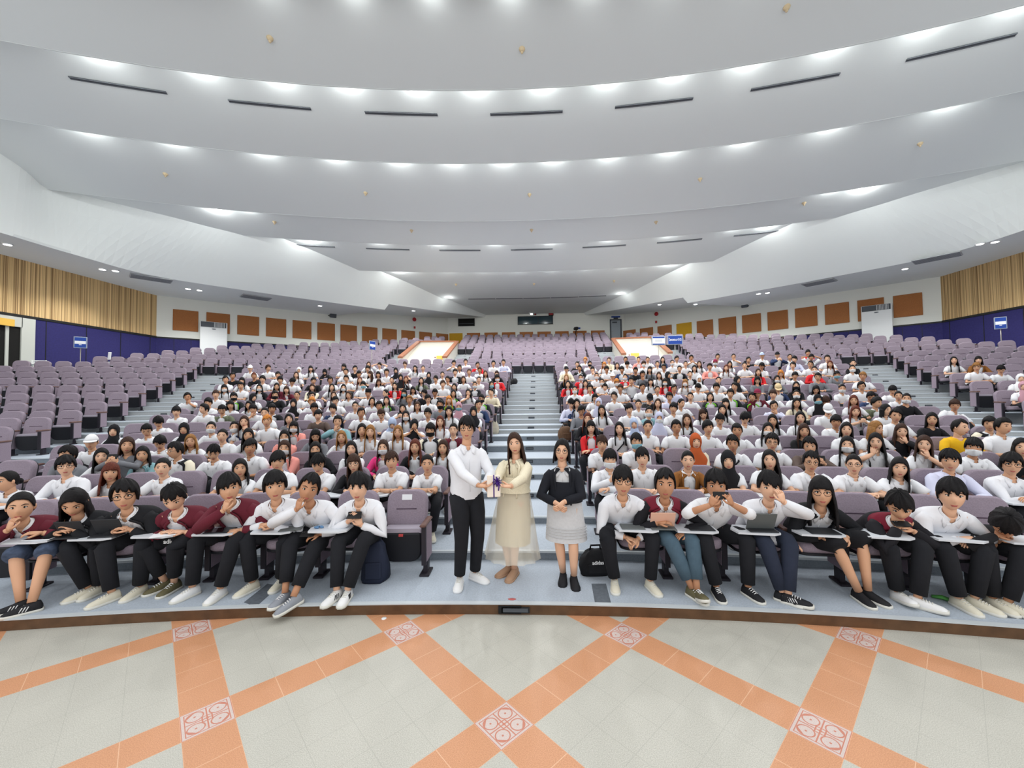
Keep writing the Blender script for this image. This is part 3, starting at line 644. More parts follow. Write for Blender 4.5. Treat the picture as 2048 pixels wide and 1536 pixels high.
PEOPLE = """@0 680 4.876;1110 890 hk w;1430 880 sk w fd;890 1000 cW w;1240 1030 bn g p;1560 1000 sk w d;1545 800 sk w d;1720 700 sk w;1830 560 sk w f;1795 870 hk w;1860 990 lg w;660 1120 sk g <;990 1140 lk w;1390 1120 lk t;1710 1080 sk V <G;@0 880 3.84;55 320 uk w <;505 205 sk W G;850 250 lr w;1250 215 uk w;1640 95 sk w d;1920 60 sk w;160 520 uk m1 f;570 480 lk k1 d;960 430 sk k1 G;1340 440 sk m1 d;1760 370 sk m1 f;@420 880 3.84;500 360 sk W1;760 375 sk W1 f;1140 365 sk W1 p;230 220 lk w;520 165 sk w S;830 180 sk w d;1105 180 ln K G;1395 165 sn w;1670 185 uk w;570 65 ln p m;810 75 lk K M;1085 70 lk w;1330 60 ln P m;1575 55 lr k;1790 60 ln w;@1140 880 3.84;405 320 sk W1 G;730 345 sk n1;1120 350 sk w1 p;1530 360 sk W1 f;1930 400 lk k1 G;305 150 sk W mt;555 140 sk w;905 160 uk n;1215 160 hk w;1535 155 lk w;1850 170 sk w G;245 30 sn w;510 15 sk w B;965 15 ho c;1250 30 sk w S;1550 20 sk w G;1840 50 sk j p;@1528 880 3.84;1040 500 sk n1 d;1440 420 sk W1;1860 640 sk K1 d;690 190 uk w G;1040 215 lk w;1430 160 sk u;1900 190 sk W G;640 40 lk w m;860 15 lk w f;1230 35 ln w f;1610 60 sk w m;1980 60 lk K;@380 680 6.4;770 365 cW w;1000 360 sn w >;820 465 sr K;1125 450 sk w;1395 390 hW w;1545 370 lk w;1725 410 hk K d;1970 350 sk w;1995 410 sk w;545 465 sk K;930 505 sk w;1155 515 sk w;1360 450 ln w;455 510 sk w;665 525 lk w;1310 530 sk w d>;1580 525 sk K;1795 520 sk w;2000 500 sk w;440 620 lk w m;650 590 sk w;890 615 lk k m;1110 600 lk m;1235 640 ln m;1565 610 ln V;1815 610 lk w;1965 615 lk w m;560 730 sk L M;330 700 sn w;805 740 hk w >;1090 710 sk K M;1370 710 uk w;1560 720 sk w G;1840 710 ln w;2030 710 bn w;235 805 sk w;520 835 bk w;755 840 lk w;810 890 sk w f;1325 810 hk w;1560 795 so w;1590 875 sk w;1860 780 sk w G;1830 885 sk b;180 885 sk w <;410 895 sk v d;960 935 uk w;1050 885 sk k;1265 1015 bk g;985 1040 so w;1640 965 sk j;1890 1050 sk t f;270 1125 uk w m;570 1120 uk b m;695 1050 ln w f;415 1230 uk w;745 1220 lk w;1330 1115 lk p m;1210 1240 lk p m;1605 1220 lk g d;1940 1250 lg w;@680 680 5.689;170 330 sk K;325 280 ln w;450 290 sk w h;315 330 sk w;435 395 bk w;740 280 sn w;530 370 sk w;635 350 hk u;690 430 hk K;855 325 lk w;945 325 uk w;345 390 ln w <;215 390 sk w;225 460 lr w;440 480 ln w d;590 460 uk w;750 450 lr w;1010 400 hk g;1165 395 uk w;1295 265 sk w p;1430 250 sk w;1360 320 sk w;1565 285 sk r;1745 270 sk w;1860 255 sk u;1310 370 sk k;1590 345 sn w;1470 370 sn w;1655 385 ln w;1785 385 ln K;1790 435 sk r m;1090 445 sk w;925 465 lk v;1225 455 sk w f;1405 450 bn w;1580 455 uk w;265 515 sk w B;625 525 lk r;830 570 lk w d;730 605 lk g B;1170 505 sn w;1535 515 uk k m;1725 510 lk w B;1300 535 bk w;1720 600 sk c;1290 610 lk L;1460 605 lk w f;1610 670 sk L MG;1080 600 sk k d;960 605 sk K d;1000 670 sk w d;520 610 uk w <;320 610 zk w;365 700 bk w;530 690 lk L;790 685 sg w;1240 685 lo L;175 755 uk w G;445 755 sk w;880 755 bn w G;1140 740 sk g M;1350 760 hp w B;1575 740 sk b;1520 820 hk w;715 780 lk w p;240 835 sk w;470 845 sn w d;750 865 lk w m;1000 840 sk w G;1240 815 lk w;595 950 hb w d;1140 930 lr w;845 970 hk w ff;1030 1030 sk V M;1290 1025 uk m;660 1050 lg w;345 1045 lg w;250 1030 bk w;@1090 680 6.206;255 340 hW w;265 370 ck c;500 250 so w;555 300 sk w M;400 305 sk K;430 355 sk k;590 370 sk w f;795 255 sn c;735 310 lo w;765 365 sk w;895 320 bk w;955 370 sk b;1020 300 sk w d;1000 245 sk w;1125 380 sk K;1160 245 uk p;1275 245 uk w;1225 300 sn w m;1300 370 lk g;1210 430 sk g f;1395 300 uk w;1460 245 lk b;1580 285 uk w m;1635 235 sk w;1475 345 sk w G;1745 300 uk w;1815 225 sk w p;1670 360 uk k;1855 355 bk w;1915 300 ln w;265 470 lg K;445 470 uk r m;640 450 uk w m;840 455 cW w;995 465 uk r m;1415 440 ln w;1525 440 hk w >;1800 430 uk k;1915 490 hW w;285 550 lk r;500 540 lk r;705 525 uk w m;890 530 so w m;1070 510 sk w ff;1310 520 lk w;1490 525 lk r m;1740 535 lg w m;370 620 uk w m;560 610 sk w;745 590 sk w;935 605 sn w;1210 590 sk w;1395 620 uk w;1600 610 sk u;1900 590 sk w d;620 715 bk w d;325 785 sk u d;395 790 lk b;860 705 sk w G;665 780 hu w;1300 720 ck K fd;1545 710 sk u;1805 705 uk w;450 880 sk g d;705 875 lk w;1045 860 sk w;1160 800 uk w;1400 790 ln w;1290 895 uk t m;1595 850 sk w;1690 790 uk w >;530 980 lr K;1415 970 hu w m;570 1085 lk r;925 1105 lk w S;1105 1045 hb w;1275 1080 uk w;1630 1085 sk w;1760 995 ln w S;1960 920 ln w d;@1400 680 6.4;225 215 sk w;430 215 uk w f;195 290 cm w m;380 310 lk w;620 260 sk K;570 330 uk w;125 345 sk p;335 360 lr w;795 200 cb w;990 195 ck b p;1150 220 uk w;1210 250 sk u;1190 330 sk w;1380 165 sk r;1425 225 sk w h;1415 315 sk w G;1630 240 sk w;1665 310 lr w;1960 300 uk K;1950 370 uk w m;790 335 sk w d;745 415 ln r;1035 430 lo w d;1215 460 sk w G;1465 385 uk r m;1750 450 sk g B;735 515 lk g d;235 520 uk w;475 515 hk w >;985 505 lk g m;1510 475 sk g G;210 610 sk w;445 600 sk w;1000 615 cC b d;1230 590 lk K M;1485 635 lk w d;1820 625 uk w m;130 730 bk L;390 690 sk L;670 735 sk L;735 690 cm m;935 700 sn w;1235 700 uk w m;1510 765 hk w B;1605 785 sn w d;330 810 lk w;285 895 lk w;1235 810 lk c;945 850 sk u f;1640 890 cW w d;50 940 lk w;255 1020 sk w d;575 1000 sk w d;930 1035 lk w;1285 1000 lk w;100 1125 sk w;475 1165 sk w;870 1150 lk w m;1330 1165 ln K;1740 1050 sk w;1875 1150 bk w;@1688 680 5.689;215 415 sg w;200 530 sk w G;555 570 sk w d;620 640 uk w;710 670 uk K m;110 690 lr w;130 815 lr w p;305 645 sk b d;370 715 sk v >;475 800 bk w >;590 865 sk w;1000 905 bk K;1260 745 sn w;1250 235 lk w;1530 230 bk n;1510 310 sg w G;1785 335 sk w d;2010 440 hW w;2045 530 hp w;1320 1000 sk y >;1660 960 sk V;1810 985 sk w >;650 1040 ln K f;360 1010 lg w >"""
# ---------------------------------------------------------------- people
for i, c in enumerate([(222, 176, 146), (206, 158, 126), (184, 134, 102)]): mat('skin_%d' % i, rgb(*c), .55, spec=.35)
mat('lips', rgb(168, 92, 84), .5); mat('eye_white', rgb(226, 222, 216), .3); mat('eye_dark', rgb(24, 18, 16), .25); mat('brow', rgb(40, 32, 30), .9)
mat('crest_gold', rgb(196, 160, 80), .5); mat('glasses', rgb(24, 24, 26), .3); mat('mask_white', rgb(232, 234, 236), .85); mat('mask_black', rgb(26, 27, 30), .85); mat('mask_blue', rgb(140, 190, 204), .85)
HAIRC = {'k': ((20, 18, 20), 'black'), 'n': ((56, 37, 29), 'dark brown'), 'r': ((92, 44, 32), 'reddish brown'), 'o': ((192, 122, 56), 'orange-blond'), 'g': ((140, 98, 54), 'golden brown')}
HEADC = {'k': ((24, 24, 28), 'black'), 'W': ((226, 226, 228), 'white'), 'o': ((178, 84, 42), 'rust orange'), 'p': ((192, 146, 158), 'dusty pink'), 'b': ((172, 186, 214), 'light blue'), 'u': ((190, 192, 216), 'lavender'), 'r': ((132, 66, 62), 'reddish'), 'm': ((130, 36, 66), 'maroon'), 'c': ((24, 24, 26), 'black'), 'C': ((214, 192, 150), 'tan')}
for k, (c, n_) in HAIRC.items(): mat('hair_'+k, rgb(*c), .6, .35, 55, bump=.35, spec=.18)
for k, (c, n_) in HEADC.items(): mat('cloth_head_'+k, rgb(*c), .9)
TOPC = dict(w=(226, 227, 231), W=(224, 225, 230), u=(204, 206, 228), c=(216, 206, 182), g=(118, 120, 126), y=(226, 176, 30), p=(232, 150, 140), P=(226, 60, 128), t=(128, 168, 176), v=(98, 104, 84), V=(26, 27, 34),
            K=(26, 26, 30), k=(24, 25, 29), m=(96, 30, 44), M=(26, 25, 30), n=(132, 84, 38), j=(92, 78, 72), r=(204, 38, 44), L=(26, 32, 34), b=(44, 58, 92), q=(230, 222, 200), lime=(130, 216, 60), maroon=(112, 28, 46))
for k, c in TOPC.items(): mat('top_'+k, rgb(*c), .9, .04, 9, bump=.45)
TOPN = dict(w='white shirt', W='long-sleeved white shirt', u='lavender shirt', c='cream top', g='grey top', y='yellow top', p='pink top', P='hot pink jacket', t='teal jacket', v='olive jacket', V='black jacket with cream sleeves', K='black top', k='open black jacket', m='maroon jacket',
            M='black and maroon jacket', n='brown cardigan', j='brown jacket', r='red jacket', L='black and lime jacket', b='navy jacket')
OPEN = set('kmMnrLbtvPpV')
for k, c in dict(pants_black=(25, 26, 31), pants_grey=(52, 56, 64), jeans=(70, 90, 104), pants_navy=(38, 44, 60), skirt_floral=(70, 82, 104), skirt_black=(22, 22, 26)).items(): mat(k, rgb(*c), .9, .3 if k == 'skirt_floral' else .08, 20)
for k, c in dict(shoe_white=(226, 226, 226), shoe_cream=(212, 206, 188), shoe_grey=(140, 144, 152), shoe_black=(28, 28, 32), shoe_olive=(98, 92, 66), shoe_tan=(168, 134, 108), sock_white=(224, 224, 224), sole=(214, 212, 204)).items(): mat(k, rgb(*c), .7)
HA, HB_, HC_ = .074, .093, .118
def nrm(v): v = np.asarray(v, float); return v/(np.linalg.norm(v)+1e-9)
def face_mod(P):
    x, y, z = P[:, 0].copy(), P[:, 1].copy(), P[:, 2].copy()
    zl = np.clip(-z/HC_, 0, 1); fr = np.clip(-y/HB_, 0, 1); e = np.exp
    x *= 1-.27*zl**1.7; y = np.where(y < 0, y*(1-.06*zl**2), y*(1-.20*zl))
    y = y-.023*e(-(x/.0125)**2)*e(-((z+.016)/.026)**2)*(fr > .5)
    y = y+.007*e(-((np.abs(x)-.031)/.017)**2)*e(-((z-.014)/.014)**2)*fr
    y = y-.004*e(-(x/.03)**2)*e(-((z+.062)/.02)**2)*fr-.007*e(-(x/.024)**2)*e(-((z+.1)/.02)**2)*fr
    return np.c_[x, y, z]
def face_y(x, z):
    q = 1-(x/HA)**2-(z/HC_)**2
    return face_mod(np.array([[x, -HB_*math.sqrt(max(.02, q)), z]]))[0, 1]
def head_geo(g, sk, near, br='brow'):
    nu, nv = (30, 24) if near else (18, 14); a = np.arange(nu)*2*PI/nu; P = []
    ps = np.linspace(PI/2-.02, -PI/2+.02, nv)
    for p_ in ps: P += [(HA*math.cos(p_)*math.sin(t), -HB_*math.cos(p_)*math.cos(t), HC_*math.sin(p_)) for t in a]
    P = face_mod(np.array(P)); loft(g, P.reshape(nv, nu, 3), sk)
    for s in (-1, 1):
        x = s*.031; y = face_y(.031, .016)
        if near:
            ball(g, (x, y+.003, .015), (.015, .008, .0075), 'eye_white', 8, 5); ball(g, (x, y-.004, .015), (.0065, .003, .0068), 'eye_dark', 8, 5)
            tube(g, [(x-.017, y+.004, .017), (x, y-.003, .0245), (x+.017, y+.004, .017)], .0025, 'eye_dark', 5)
        else: ball(g, (x, y+.001, .015), (.0165, .007, .0075), 'eye_dark', 8, 4)
        tube(g, [(s*.014, face_y(.014, .036)-.002, .034), (s*.032, face_y(.032, .041)-.002, .041), (s*.052, face_y(.052, .036)-.0005, .034)], [.0025, .0038, .002], br, 5)
        ball(g, (s*(HA+.002), .006, .002), (.012, .018, .028), sk, 7, 5)
    y = face_y(0, -.06); ball(g, (0, y+.003, -.057), (.023, .008, .0045), 'lips', 8, 4); ball(g, (0, y+.003, -.0635), (.018, .009, .0055), 'lips', 8, 4)
def hpt(phi, z, off, cz=.01, cy=.006):
    c = HC_+off; s = max(-.98, min(.995, (z-cz)/c)); k = math.sqrt(1-s*s)
    return ((HA+off*.95)*k*math.sin(phi), cy-(HB_+off)*k*math.cos(phi), z)
def cap_grid(g, xs, zs, mt, offs, cols=28, rows=8, jit=0., inn=.004, R=random, asym=0.):
    ph = np.arange(cols)*2*PI/cols; d = np.abs((np.degrees(ph)+180) % 360-180); zb = np.interp(d, xs, zs); O = np.zeros((rows, cols, 3)); I = O.copy()
    f1, f2, p1, p2 = R.choice((9, 11, 13)), R.choice((17, 19, 23)), R.random()*6, R.random()*6
    wv = [.6*math.sin(f1*t+p1)+.5*math.sin(f2*t+p2) for t in ph]
    jz = [w*jit*1.6+R.uniform(-jit, jit)*.5 for w in wv]; jo = [w*jit*.55+R.uniform(-jit, jit)*.15 for w in wv]
    for j, p_ in enumerate(ph):
        off = np.interp(d[j], (0, 60, 110, 180), offs); top = .01+HC_+off-.0006
        bz = zb[j]+jz[j]+asym*math.sin(p_)*(math.cos(p_) > .2); bz_s = math.asin(max(-.97, min(.97, (bz-.01)/(HC_+off))))
        for i in range(rows):
            ps = PI/2-.03+(bz_s-PI/2+.03)*i/(rows-1)
            o_ = off+jo[j]*math.sin(PI*min(1, .15+i/(rows-1)*.75)); k = math.cos(ps)
            O[i, j] = ((HA+o_*.95)*k*math.sin(p_), .006-(HB_+o_)*k*math.cos(p_), .01+(HC_+o_)*math.sin(ps))
            I[i, j] = ((HA+inn)*k*math.sin(p_), .006-(HB_+inn)*k*math.cos(p_), .01+(HC_+inn)*math.sin(ps))
    shell(g, O, I, mt, True)
def hair_geo(st, col, near, R):
    g = G(); mt = 'hair_'+col if st in 'slub' else 'cloth_head_'+col; k = 34 if near else 20; rw = 9 if near else 6
    if st == 's':
        f = R.choice([.042, .055, .068, .078]); t = R.uniform(.018, .030)
        cap_grid(g, (0, 40, 58, 72, 86, 100, 125, 180), (f, f+.004, f-.008, -.012, -.02, .004, -.05, -.07), mt, (t, t*.95, t*.6, t*.75), 56 if near else 24, rw, .013 if near else .009, R=R, asym=R.uniform(-.03, .03))
    elif st == 'u':
        cap_grid(g, (0, 40, 58, 70, 90, 110, 180), (.086, .074, .036, .004, .004, -.04, -.06), mt, (.010, .009, .008, .010), k, rw, .002, R=R)
        ball(g, (0, HB_+.028, -.015), (.034, .03, .038), mt)
    elif st in 'lb':
        L = R.uniform(.27, .36) if st == 'l' else R.uniform(.11, .15); f = R.choice([.05, .078, .084, .088])
        cap_grid(g, (0, 25, 48, 60, 75, 180), (f, f-.006, .040, .0, -.05, -.06), mt, (.016, .014, .012, .014), k, rw, .003, R=R)
        cols, rows = (24, 9) if near else (16, 6); ph = np.linspace(math.radians(58), 2*PI-math.radians(58), cols); O = np.zeros((rows, cols, 3)); I = O.copy()
        for i in range(rows):
            u = i/(rows-1); z = .035-(L+.035)*u
            for j, p_ in enumerate(ph):
                w = R.uniform(-.004, .004)*(1 if near else .6); fr = max(0., math.cos(p_))
                rx = .086+.022*min(1, u*1.6)+w; ry = .100+(.20*fr if fr > 0 else .012)*u+w
                if st == 'b': rx = .088+.012*u; ry = .102
                zz = z+(.02*math.sin(j*2.3)*u*u)
                q = np.array([rx*math.sin(p_), .008-ry*math.cos(p_), zz]); O[i, j] = q; I[i, j] = (q[0]*.86, .008+(q[1]-.008)*.86, zz)
        shell(g, O, I, mt)
    elif st == 'h':
        cap_grid(g, (0, 34, 46, 58, 180), (.060, .046, -.03, -.115, -.12), mt, (.016, .016, .016, .02), k, rw, .001, R=R)
        n_ = 20; rings = []; a = np.arange(n_)*2*PI/n_
        for z, rx, ry, cy in ((-.075, .074, .078, .022), (-.112, .076, .090, .012), (-.15, .088, .100, .015), (-.21, .135, .118, .028), (-.27, .178, .13, .034), (-.345, .20, .142, .034)):
            rings.append([(rx*math.sin(t)*(1+.03*math.sin(5*t)), cy-ry*math.cos(t), z-.03*math.cos(t)*(z < -.3)) for t in a])
        loft(g, rings, mt, caps=False); 
    elif st == 'c':
        cap_grid(g, (0, 180), (.045, .02), mt, (.016, .016, .016, .016), k, rw, 0, R=R)
        n_ = 11; O = np.zeros((2, n_, 3)); 
        for j in range(n_):
            t = -1.15+2.3*j/(n_-1); O[0, j] = ((HA+.014)*math.sin(t), -(HB_+.012)*math.cos(t), .048); O[1, j] = ((HA+.012)*math.sin(t), -(HB_+.085)*math.cos(t)**.8 if math.cos(t) > 0 else 0, .032)
        shell(g, O, O-[0, 0, .008], mt)
    elif st == 'z':
        a = np.arange(20)*PI/10; loft(g, [[((HA+.012)*q*math.sin(t), .006-(HB_+.014)*q*math.cos(t), z) for t in a] for q, z in ((1., .05), (1., .10), (.97, .15), (.9, .156))], mt)
    if st in 'cz':
        h2 = G(); cap_grid(h2, (0, 55, 70, 90, 110, 180), (.06, .06, .0, -.01, -.04, -.065), 'hair_k', (.006, .006, .008, .01), 20, 6, .003, R=R); g.merge(h2)
    return g
def mask_geo(mt):
    g = G(); O = np.zeros((6, 11, 3)); I = O.copy()
    for i in range(6):
        for j in range(11):
            t = math.radians(-72+14.4*j); z = -.012-.092*i/5*(1-.28*(abs(j-5)/5)**2)+(.0 if i else -.018*(abs(j-5)/5))
            x = (HA+.006)*math.sin(t); y = face_y(x*.9, max(-.105, z))-.014-.010*math.exp(-(x/.03)**2) if abs(t) < 1.0 else -(HB_+.004)*math.cos(t)
            O[i, j] = (x, y, z); I[i, j] = (x*.96, y+.006, z)
    shell(g, O, I, mt)
    for s in (-1, 1): tube(g, [(s*.070, -.03, -.03), (s*.082, .01, -.008)], .0018, mt, 4)
    return g
def glasses_geo():
    g = G(); a = np.arange(13)*2*PI/12
    for s in (-1, 1):
        y = face_y(.03, .012)-.016; tube(g, [(s*.033+.025*math.cos(t), y, .011+.019*math.sin(t)) for t in a], .0022, 'glasses', 4)
        tube(g, [(s*.058, y, .014), (s*.079, .0, .014)], .002, 'glasses', 4)
    tube(g, [(-.009, y, .014), (.009, y, .014)], .002, 'glasses', 4); return g
def ik(S, W, l1, l2, pole):
    S, W = np.array(S, float), np.array(W, float); d = W-S; L = np.linalg.norm(d)
    if L > (l1+l2)*.985: d = d*((l1+l2)*.985/L); W = S+d; L = np.linalg.norm(d)
    L = max(L, abs(l1-l2)+.02); u = d/L; a = (l1*l1-l2*l2+L*L)/(2*L); h = math.sqrt(max(1e-6, l1*l1-a*a)); p_ = np.array(pole, float); p_ = nrm(p_-(p_@u)*u)
    return S+u*a+p_*h, W
def hand_geo(g, W, d, n, s, sk, curl=.5, sc=1.):
    """palm, four fingers of unequal length curling towards n, thumb from the side near the wrist"""
    d = nrm(d); n = nrm(np.array(n)-(np.array(n)@d)*d); l = np.cross(d, n)*s; W = np.array(W, float); rings = []
    for t, w, h in ((-.012, .024, .019), (.02, .034, .017), (.055, .041, .015), (.084, .040, .012)):
        rings.append([W+sc*(d*t+l*w*math.cos(a)+n*h*math.sin(a)) for a in np.arange(8)*PI/4])
    loft(g, rings, sk)
    for k, (o, L) in enumerate(((.029, .068), (.010, .078), (-.010, .072), (-.029, .056))):
        p_ = W+sc*(d*.078+l*o); c = 0.; P = [p_]; dd = d
        for q, f in enumerate((.45, .32, .26)):
            c += curl*(.5+.25*q)*(1+.08*k); dd = d*math.cos(c)+n*math.sin(c)+l*o*1.2*(q == 0); P.append(P[-1]+nrm(dd)*L*f*sc)
        tube(g, P, np.array([.0092, .0088, .008, .0055])*sc, sk, 6, up=tuple(l))
    tube(g, [W+sc*(d*.012+l*.026), W+sc*(d*.045+l*.05+n*.012), W+sc*(d*.072+l*.052+n*.028), W+sc*(d*.088+l*.042+n*.036)], np.array([.013, .0115, .010, .006])*sc, sk, 6, up=tuple(n))
TR = [(-.06, .150, .105), (.10, .168, .120), (.30, .158, .116), (.50, .166, .120), (.68, .180, .118), (.80, .186, .108), (.88, .176, .092), (.94, .128, .078), (.985, .080, .070), (1.01, .066, .062)]
def torso_rings(H, N_, sc, off, n_=22, tw=0., rows=TR):
    ax = N_-H; d = nrm(ax); e = rotz(tw)@np.array([1., 0, 0]); e = nrm(e-(e@d)*d); f = np.cross(e, d); f = f if f[1] < 0 else -f; out = []
    a = np.arange(n_)*2*PI/n_
    for t, w, dp in rows:
        c = H+ax*t+f*(-.02*math.sin(PI*max(0, t)))
        w_, d_ = w*sc+off, dp*(.5+.5*sc)+off; ca, sa = np.cos(a), np.sin(a); q = (np.abs(ca)**2.5+np.abs(sa)**2.5)**(-1/2.5)
        out.append([c+e*(w_*q_*s1)+f*(d_*q_*c1) for q_, c1, s1 in zip(q, ca, sa)])
    return np.array(out), d, e, f
def shoe_geo(g, A, d, mt, sole='sole', L=.26, stripe=None, lace=True):
    """A: ankle point; d: unit toe direction (may tilt)"""
    d = nrm(d); upv = nrm(np.array([0, 0, 1.])-d[2]*d); l = np.cross(d, upv); A = np.array(A, float); rings = []
    for t, w, h in ((-.07, .026, .045), (-.055, .036, .085), (-.01, .040, .092), (.05, .043, .065), (.11, .048, .048), (.16, .042, .034), (.185, .022, .018)):
        c = A+d*t*L/.26-upv*.075; rings.append([c+l*w*math.cos(a)+upv*(max(0, math.sin(a))**.8*h+.012*min(0, math.sin(a))) for a in np.arange(12)*PI/6])
    loft(g, rings, mt)
    for t, hh, w in () if not lace else ((.035, .0745, .024), (.055, .066, .024), (.075, .0605, .022), (.095, .054, .020)):
        q = A+d*t*L/.26-upv*(.075-hh*.97-.004); tube(g, [q-l*w-upv*.008, q+upv*.002, q+l*w-upv*.008], .0042, 'sock_white' if mt in ('shoe_black', 'shoe_olive', 'shoe_grey') else 'sole', 4)
    if stripe:
        for k in (-1, 1):
            for t in (.02, .04, .06): q = A+d*t*L/.26-upv*.075+l*k*.041; tube(g, [q+d*.012+upv*.014, q-l*k*.006-d*.008+upv*.055], .0045, stripe, 4)
    O = [(A+d*t*L/.26-upv*.078, w) for t, w in ((-.078, .02), (-.06, .04), (0, .042), (.06, .047), (.12, .052), (.17, .044), (.195, .02))]
    loft(g, [[c+l*w+upv*.012, c-l*w+upv*.012, c-l*w-upv*.014, c+l*w-upv*.014] for c, w in O], sole)
def build_person(sp):
    """returns dict of part meshes; local frame: x right, y away from the stage, z up, facing -y"""
    R = random.Random(sp['seed']); near = sp['near']; sk = 'skin_%d' % sp['skin']; D = {}; body = G(); D['body'] = body
    hd = np.array(sp['head'], float); hs = sp.get('hs', 1.); sc = sp['sc']; Rh = rotz(sp['yaw'])@rotx(sp['pitch'])@roty(sp['roll'])
    fl = sp['flags']; top = sp['top']; H = np.array(sp['hip'], float)
    nk = hd+rotz(sp['yaw']*.3)@np.array([0, .045+.03*max(0, sp['pitch']), -.152*hs])
    if sp.get('stand'): nk = hd+np.array([0, .03, -.185*hs])
    hg = G(); head_geo(hg, sk, near); hg.move(Rh*hs, hd); body.merge(hg)
    base = hd+Rh@np.array([0, .025, -.07])*hs; dn = nk-base
    tube(body, [base+[0, 0, .02], base+dn*.35, base+dn*.7, nk+[0, .01, -.02]], [.050, .049, .050, .056], sk, 14 if near else 10)
    n_ = 26 if near else 18
    rg, d, e, f = torso_rings(H, nk, sc, -.012, n_, sp.get('tw', 0)); 
    loft(body, rg, sk)
    # shirt
    inner = 'w' if top in OPEN else top; imt = 'top_'+inner
    if top in 'Vv' and False: imt = 'top_w'
    sh = G(); rg, d, e, f = torso_rings(H, nk, sc, .004, n_, sp.get('tw', 0))
    a = np.arange(n_)*2*PI/n_; dip = np.exp(-(((a+PI) % (2*PI)-PI)/.42)**2)
    rg[-1] -= np.outer(dip, d)*.055-np.outer(dip, f)*.012; rg[-2] -= np.outer(dip, d)*.04-np.outer(dip, f)*.008; rg[-3] -= np.outer(dip, d)*.01
    loft(sh, rg[0:] if sp.get('stand') else rg[1:], imt, caps=False)
    shirtlike = inner in 'wWuc'
    if shirtlike:
        cols = 17 if near else 11; ph = np.linspace(.34, 2*PI-.34, cols); c = H+(nk-H)*.985; rows = []
        for r_, z_ in ((.060, .022), (.065, .028), (.084, -.004)):
            dd = np.array([np.exp(-((abs(PI-abs(p_-PI))-.34)/.35)**2) for p_ in ph])
            rows.append([c+d*(z_-.024*dd_*(2.3 if z_ < .02 else .9))+e*r_*math.sin(p_)+f*(r_*.95*math.cos(p_)+.012*dd_) for p_, dd_ in zip(ph, dd)])
        rows = np.array(rows); shell(sh, rows, rows-d*.003-(rows-c)*.03, imt)
        if near:
            for s in (-1, 1):
                Q = np.array([c+e*s*.018+f*.078-d*.045, c+e*s*.066+f*.030+d*.012, c+e*s*.088+f*.070-d*.012, c+e*s*.062+f*.112-d*.082]); V8 = np.concatenate([Q, Q+f*.005+d*.004])
                sh.add(V8, [(0, 1, 2, 3), (4, 5, 6, 7), (0, 1, 5, 4), (1, 2, 6, 5), (2, 3, 7, 6), (3, 0, 4, 7)], imt)
            tube(sh, [rg[-1][0]+f*.003, rg[-3][0]+f*.004, rg[4][0]+f*.004, rg[2][0]+f*.004, rg[1][0]+f*.004], .004, imt, 4)
    # arms
    S = {}
    for s in (-1, 1): S[s] = H+(nk-H)*.845+e*(s*.156*sc)
    lap = np.array([H[0], -.30, .60]) if not sp.get('stand') else None
    W = {}; POL = {-1: (-1., .25, -.55), 1: (1., .25, -.55)}; CU = {-1: .55, 1: .55}; ND = {}
    hf = lambda x, y, z: hd+Rh@(np.array([x, y, z])*hs)
    if sp.get('wrist'): W = {k: np.array(v, float) for k, v in sp['wrist'].items()}
    else:
        ty = min(-.20, nk[1]-.20)
        mode = R.choice('aabc')
        zz = nk[2]-.27 if nk[2] > .78 else .56
        if sp.get('board'): zz = .655; ty = -.30
        if mode == 'a': W = {-1: np.array([H[0]-.07, ty-.04, zz]), 1: np.array([H[0]+.07, ty-.04, zz])}
        elif mode == 'b': W = {-1: np.array([H[0]-.02, ty, zz]), 1: np.array([H[0]+.11, ty-.03, zz+.01])}
        else: W = {-1: np.array([H[0]+.07, ty, zz]), 1: np.array([H[0]-.07, ty-.045, zz+.01])}
        if 'ff' in fl:
            for s in (-1, 1): W[s] = hf(s*.075, -.055, -.155); CU[s] = .35; ND[s] = ((-s*.25, 0, 1), (-s, .2, 0))
        elif 'f' in fl:
            s = R.choice((-1, 1)) if not sp.get('fs') else sp['fs']; W[s] = hf(s*.045, -.10, -.155); CU[s] = .8; ND[s] = ((-s*.2, .15, 1), (-s*.3, 1, 0))
        if 'h' in fl:
            for s in (-1, 1): W[s] = hf(s*.10, .06, .055); POL[s] = (s*1., -.35, .5); CU[s] = .4; ND[s] = ((-s, .3, .1), (0, -1, 0))
        if 'p' in fl:
            for s in (-1, 1): W[s] = np.array([hd[0]+s*.06, hd[1]-.27, nk[2]-.06]); CU[s] = 1.0; ND[s] = ((-s*.45, -.1, 1), (-s*.6, .8, 0))
        if 't' in fl: W[-1] = np.array([hd[0]-.02, hd[1]-.22, nk[2]-.08]); CU[-1] = 1.4; ND[-1] = ((.6, 0, .8), (0, 1, 0))
    if sp.get('wover'): W.update(sp['wover'])
    if sp.get('cu'): CU.update(sp['cu'])
    if sp.get('nd'): ND.update(sp['nd'])
    long_ = inner in 'WKgjyuc' or sp.get('long'); 
    jk = G(); jm = 'top_'+top; slm = 'top_q' if top == 'V' else jm
    D['wr'] = {}
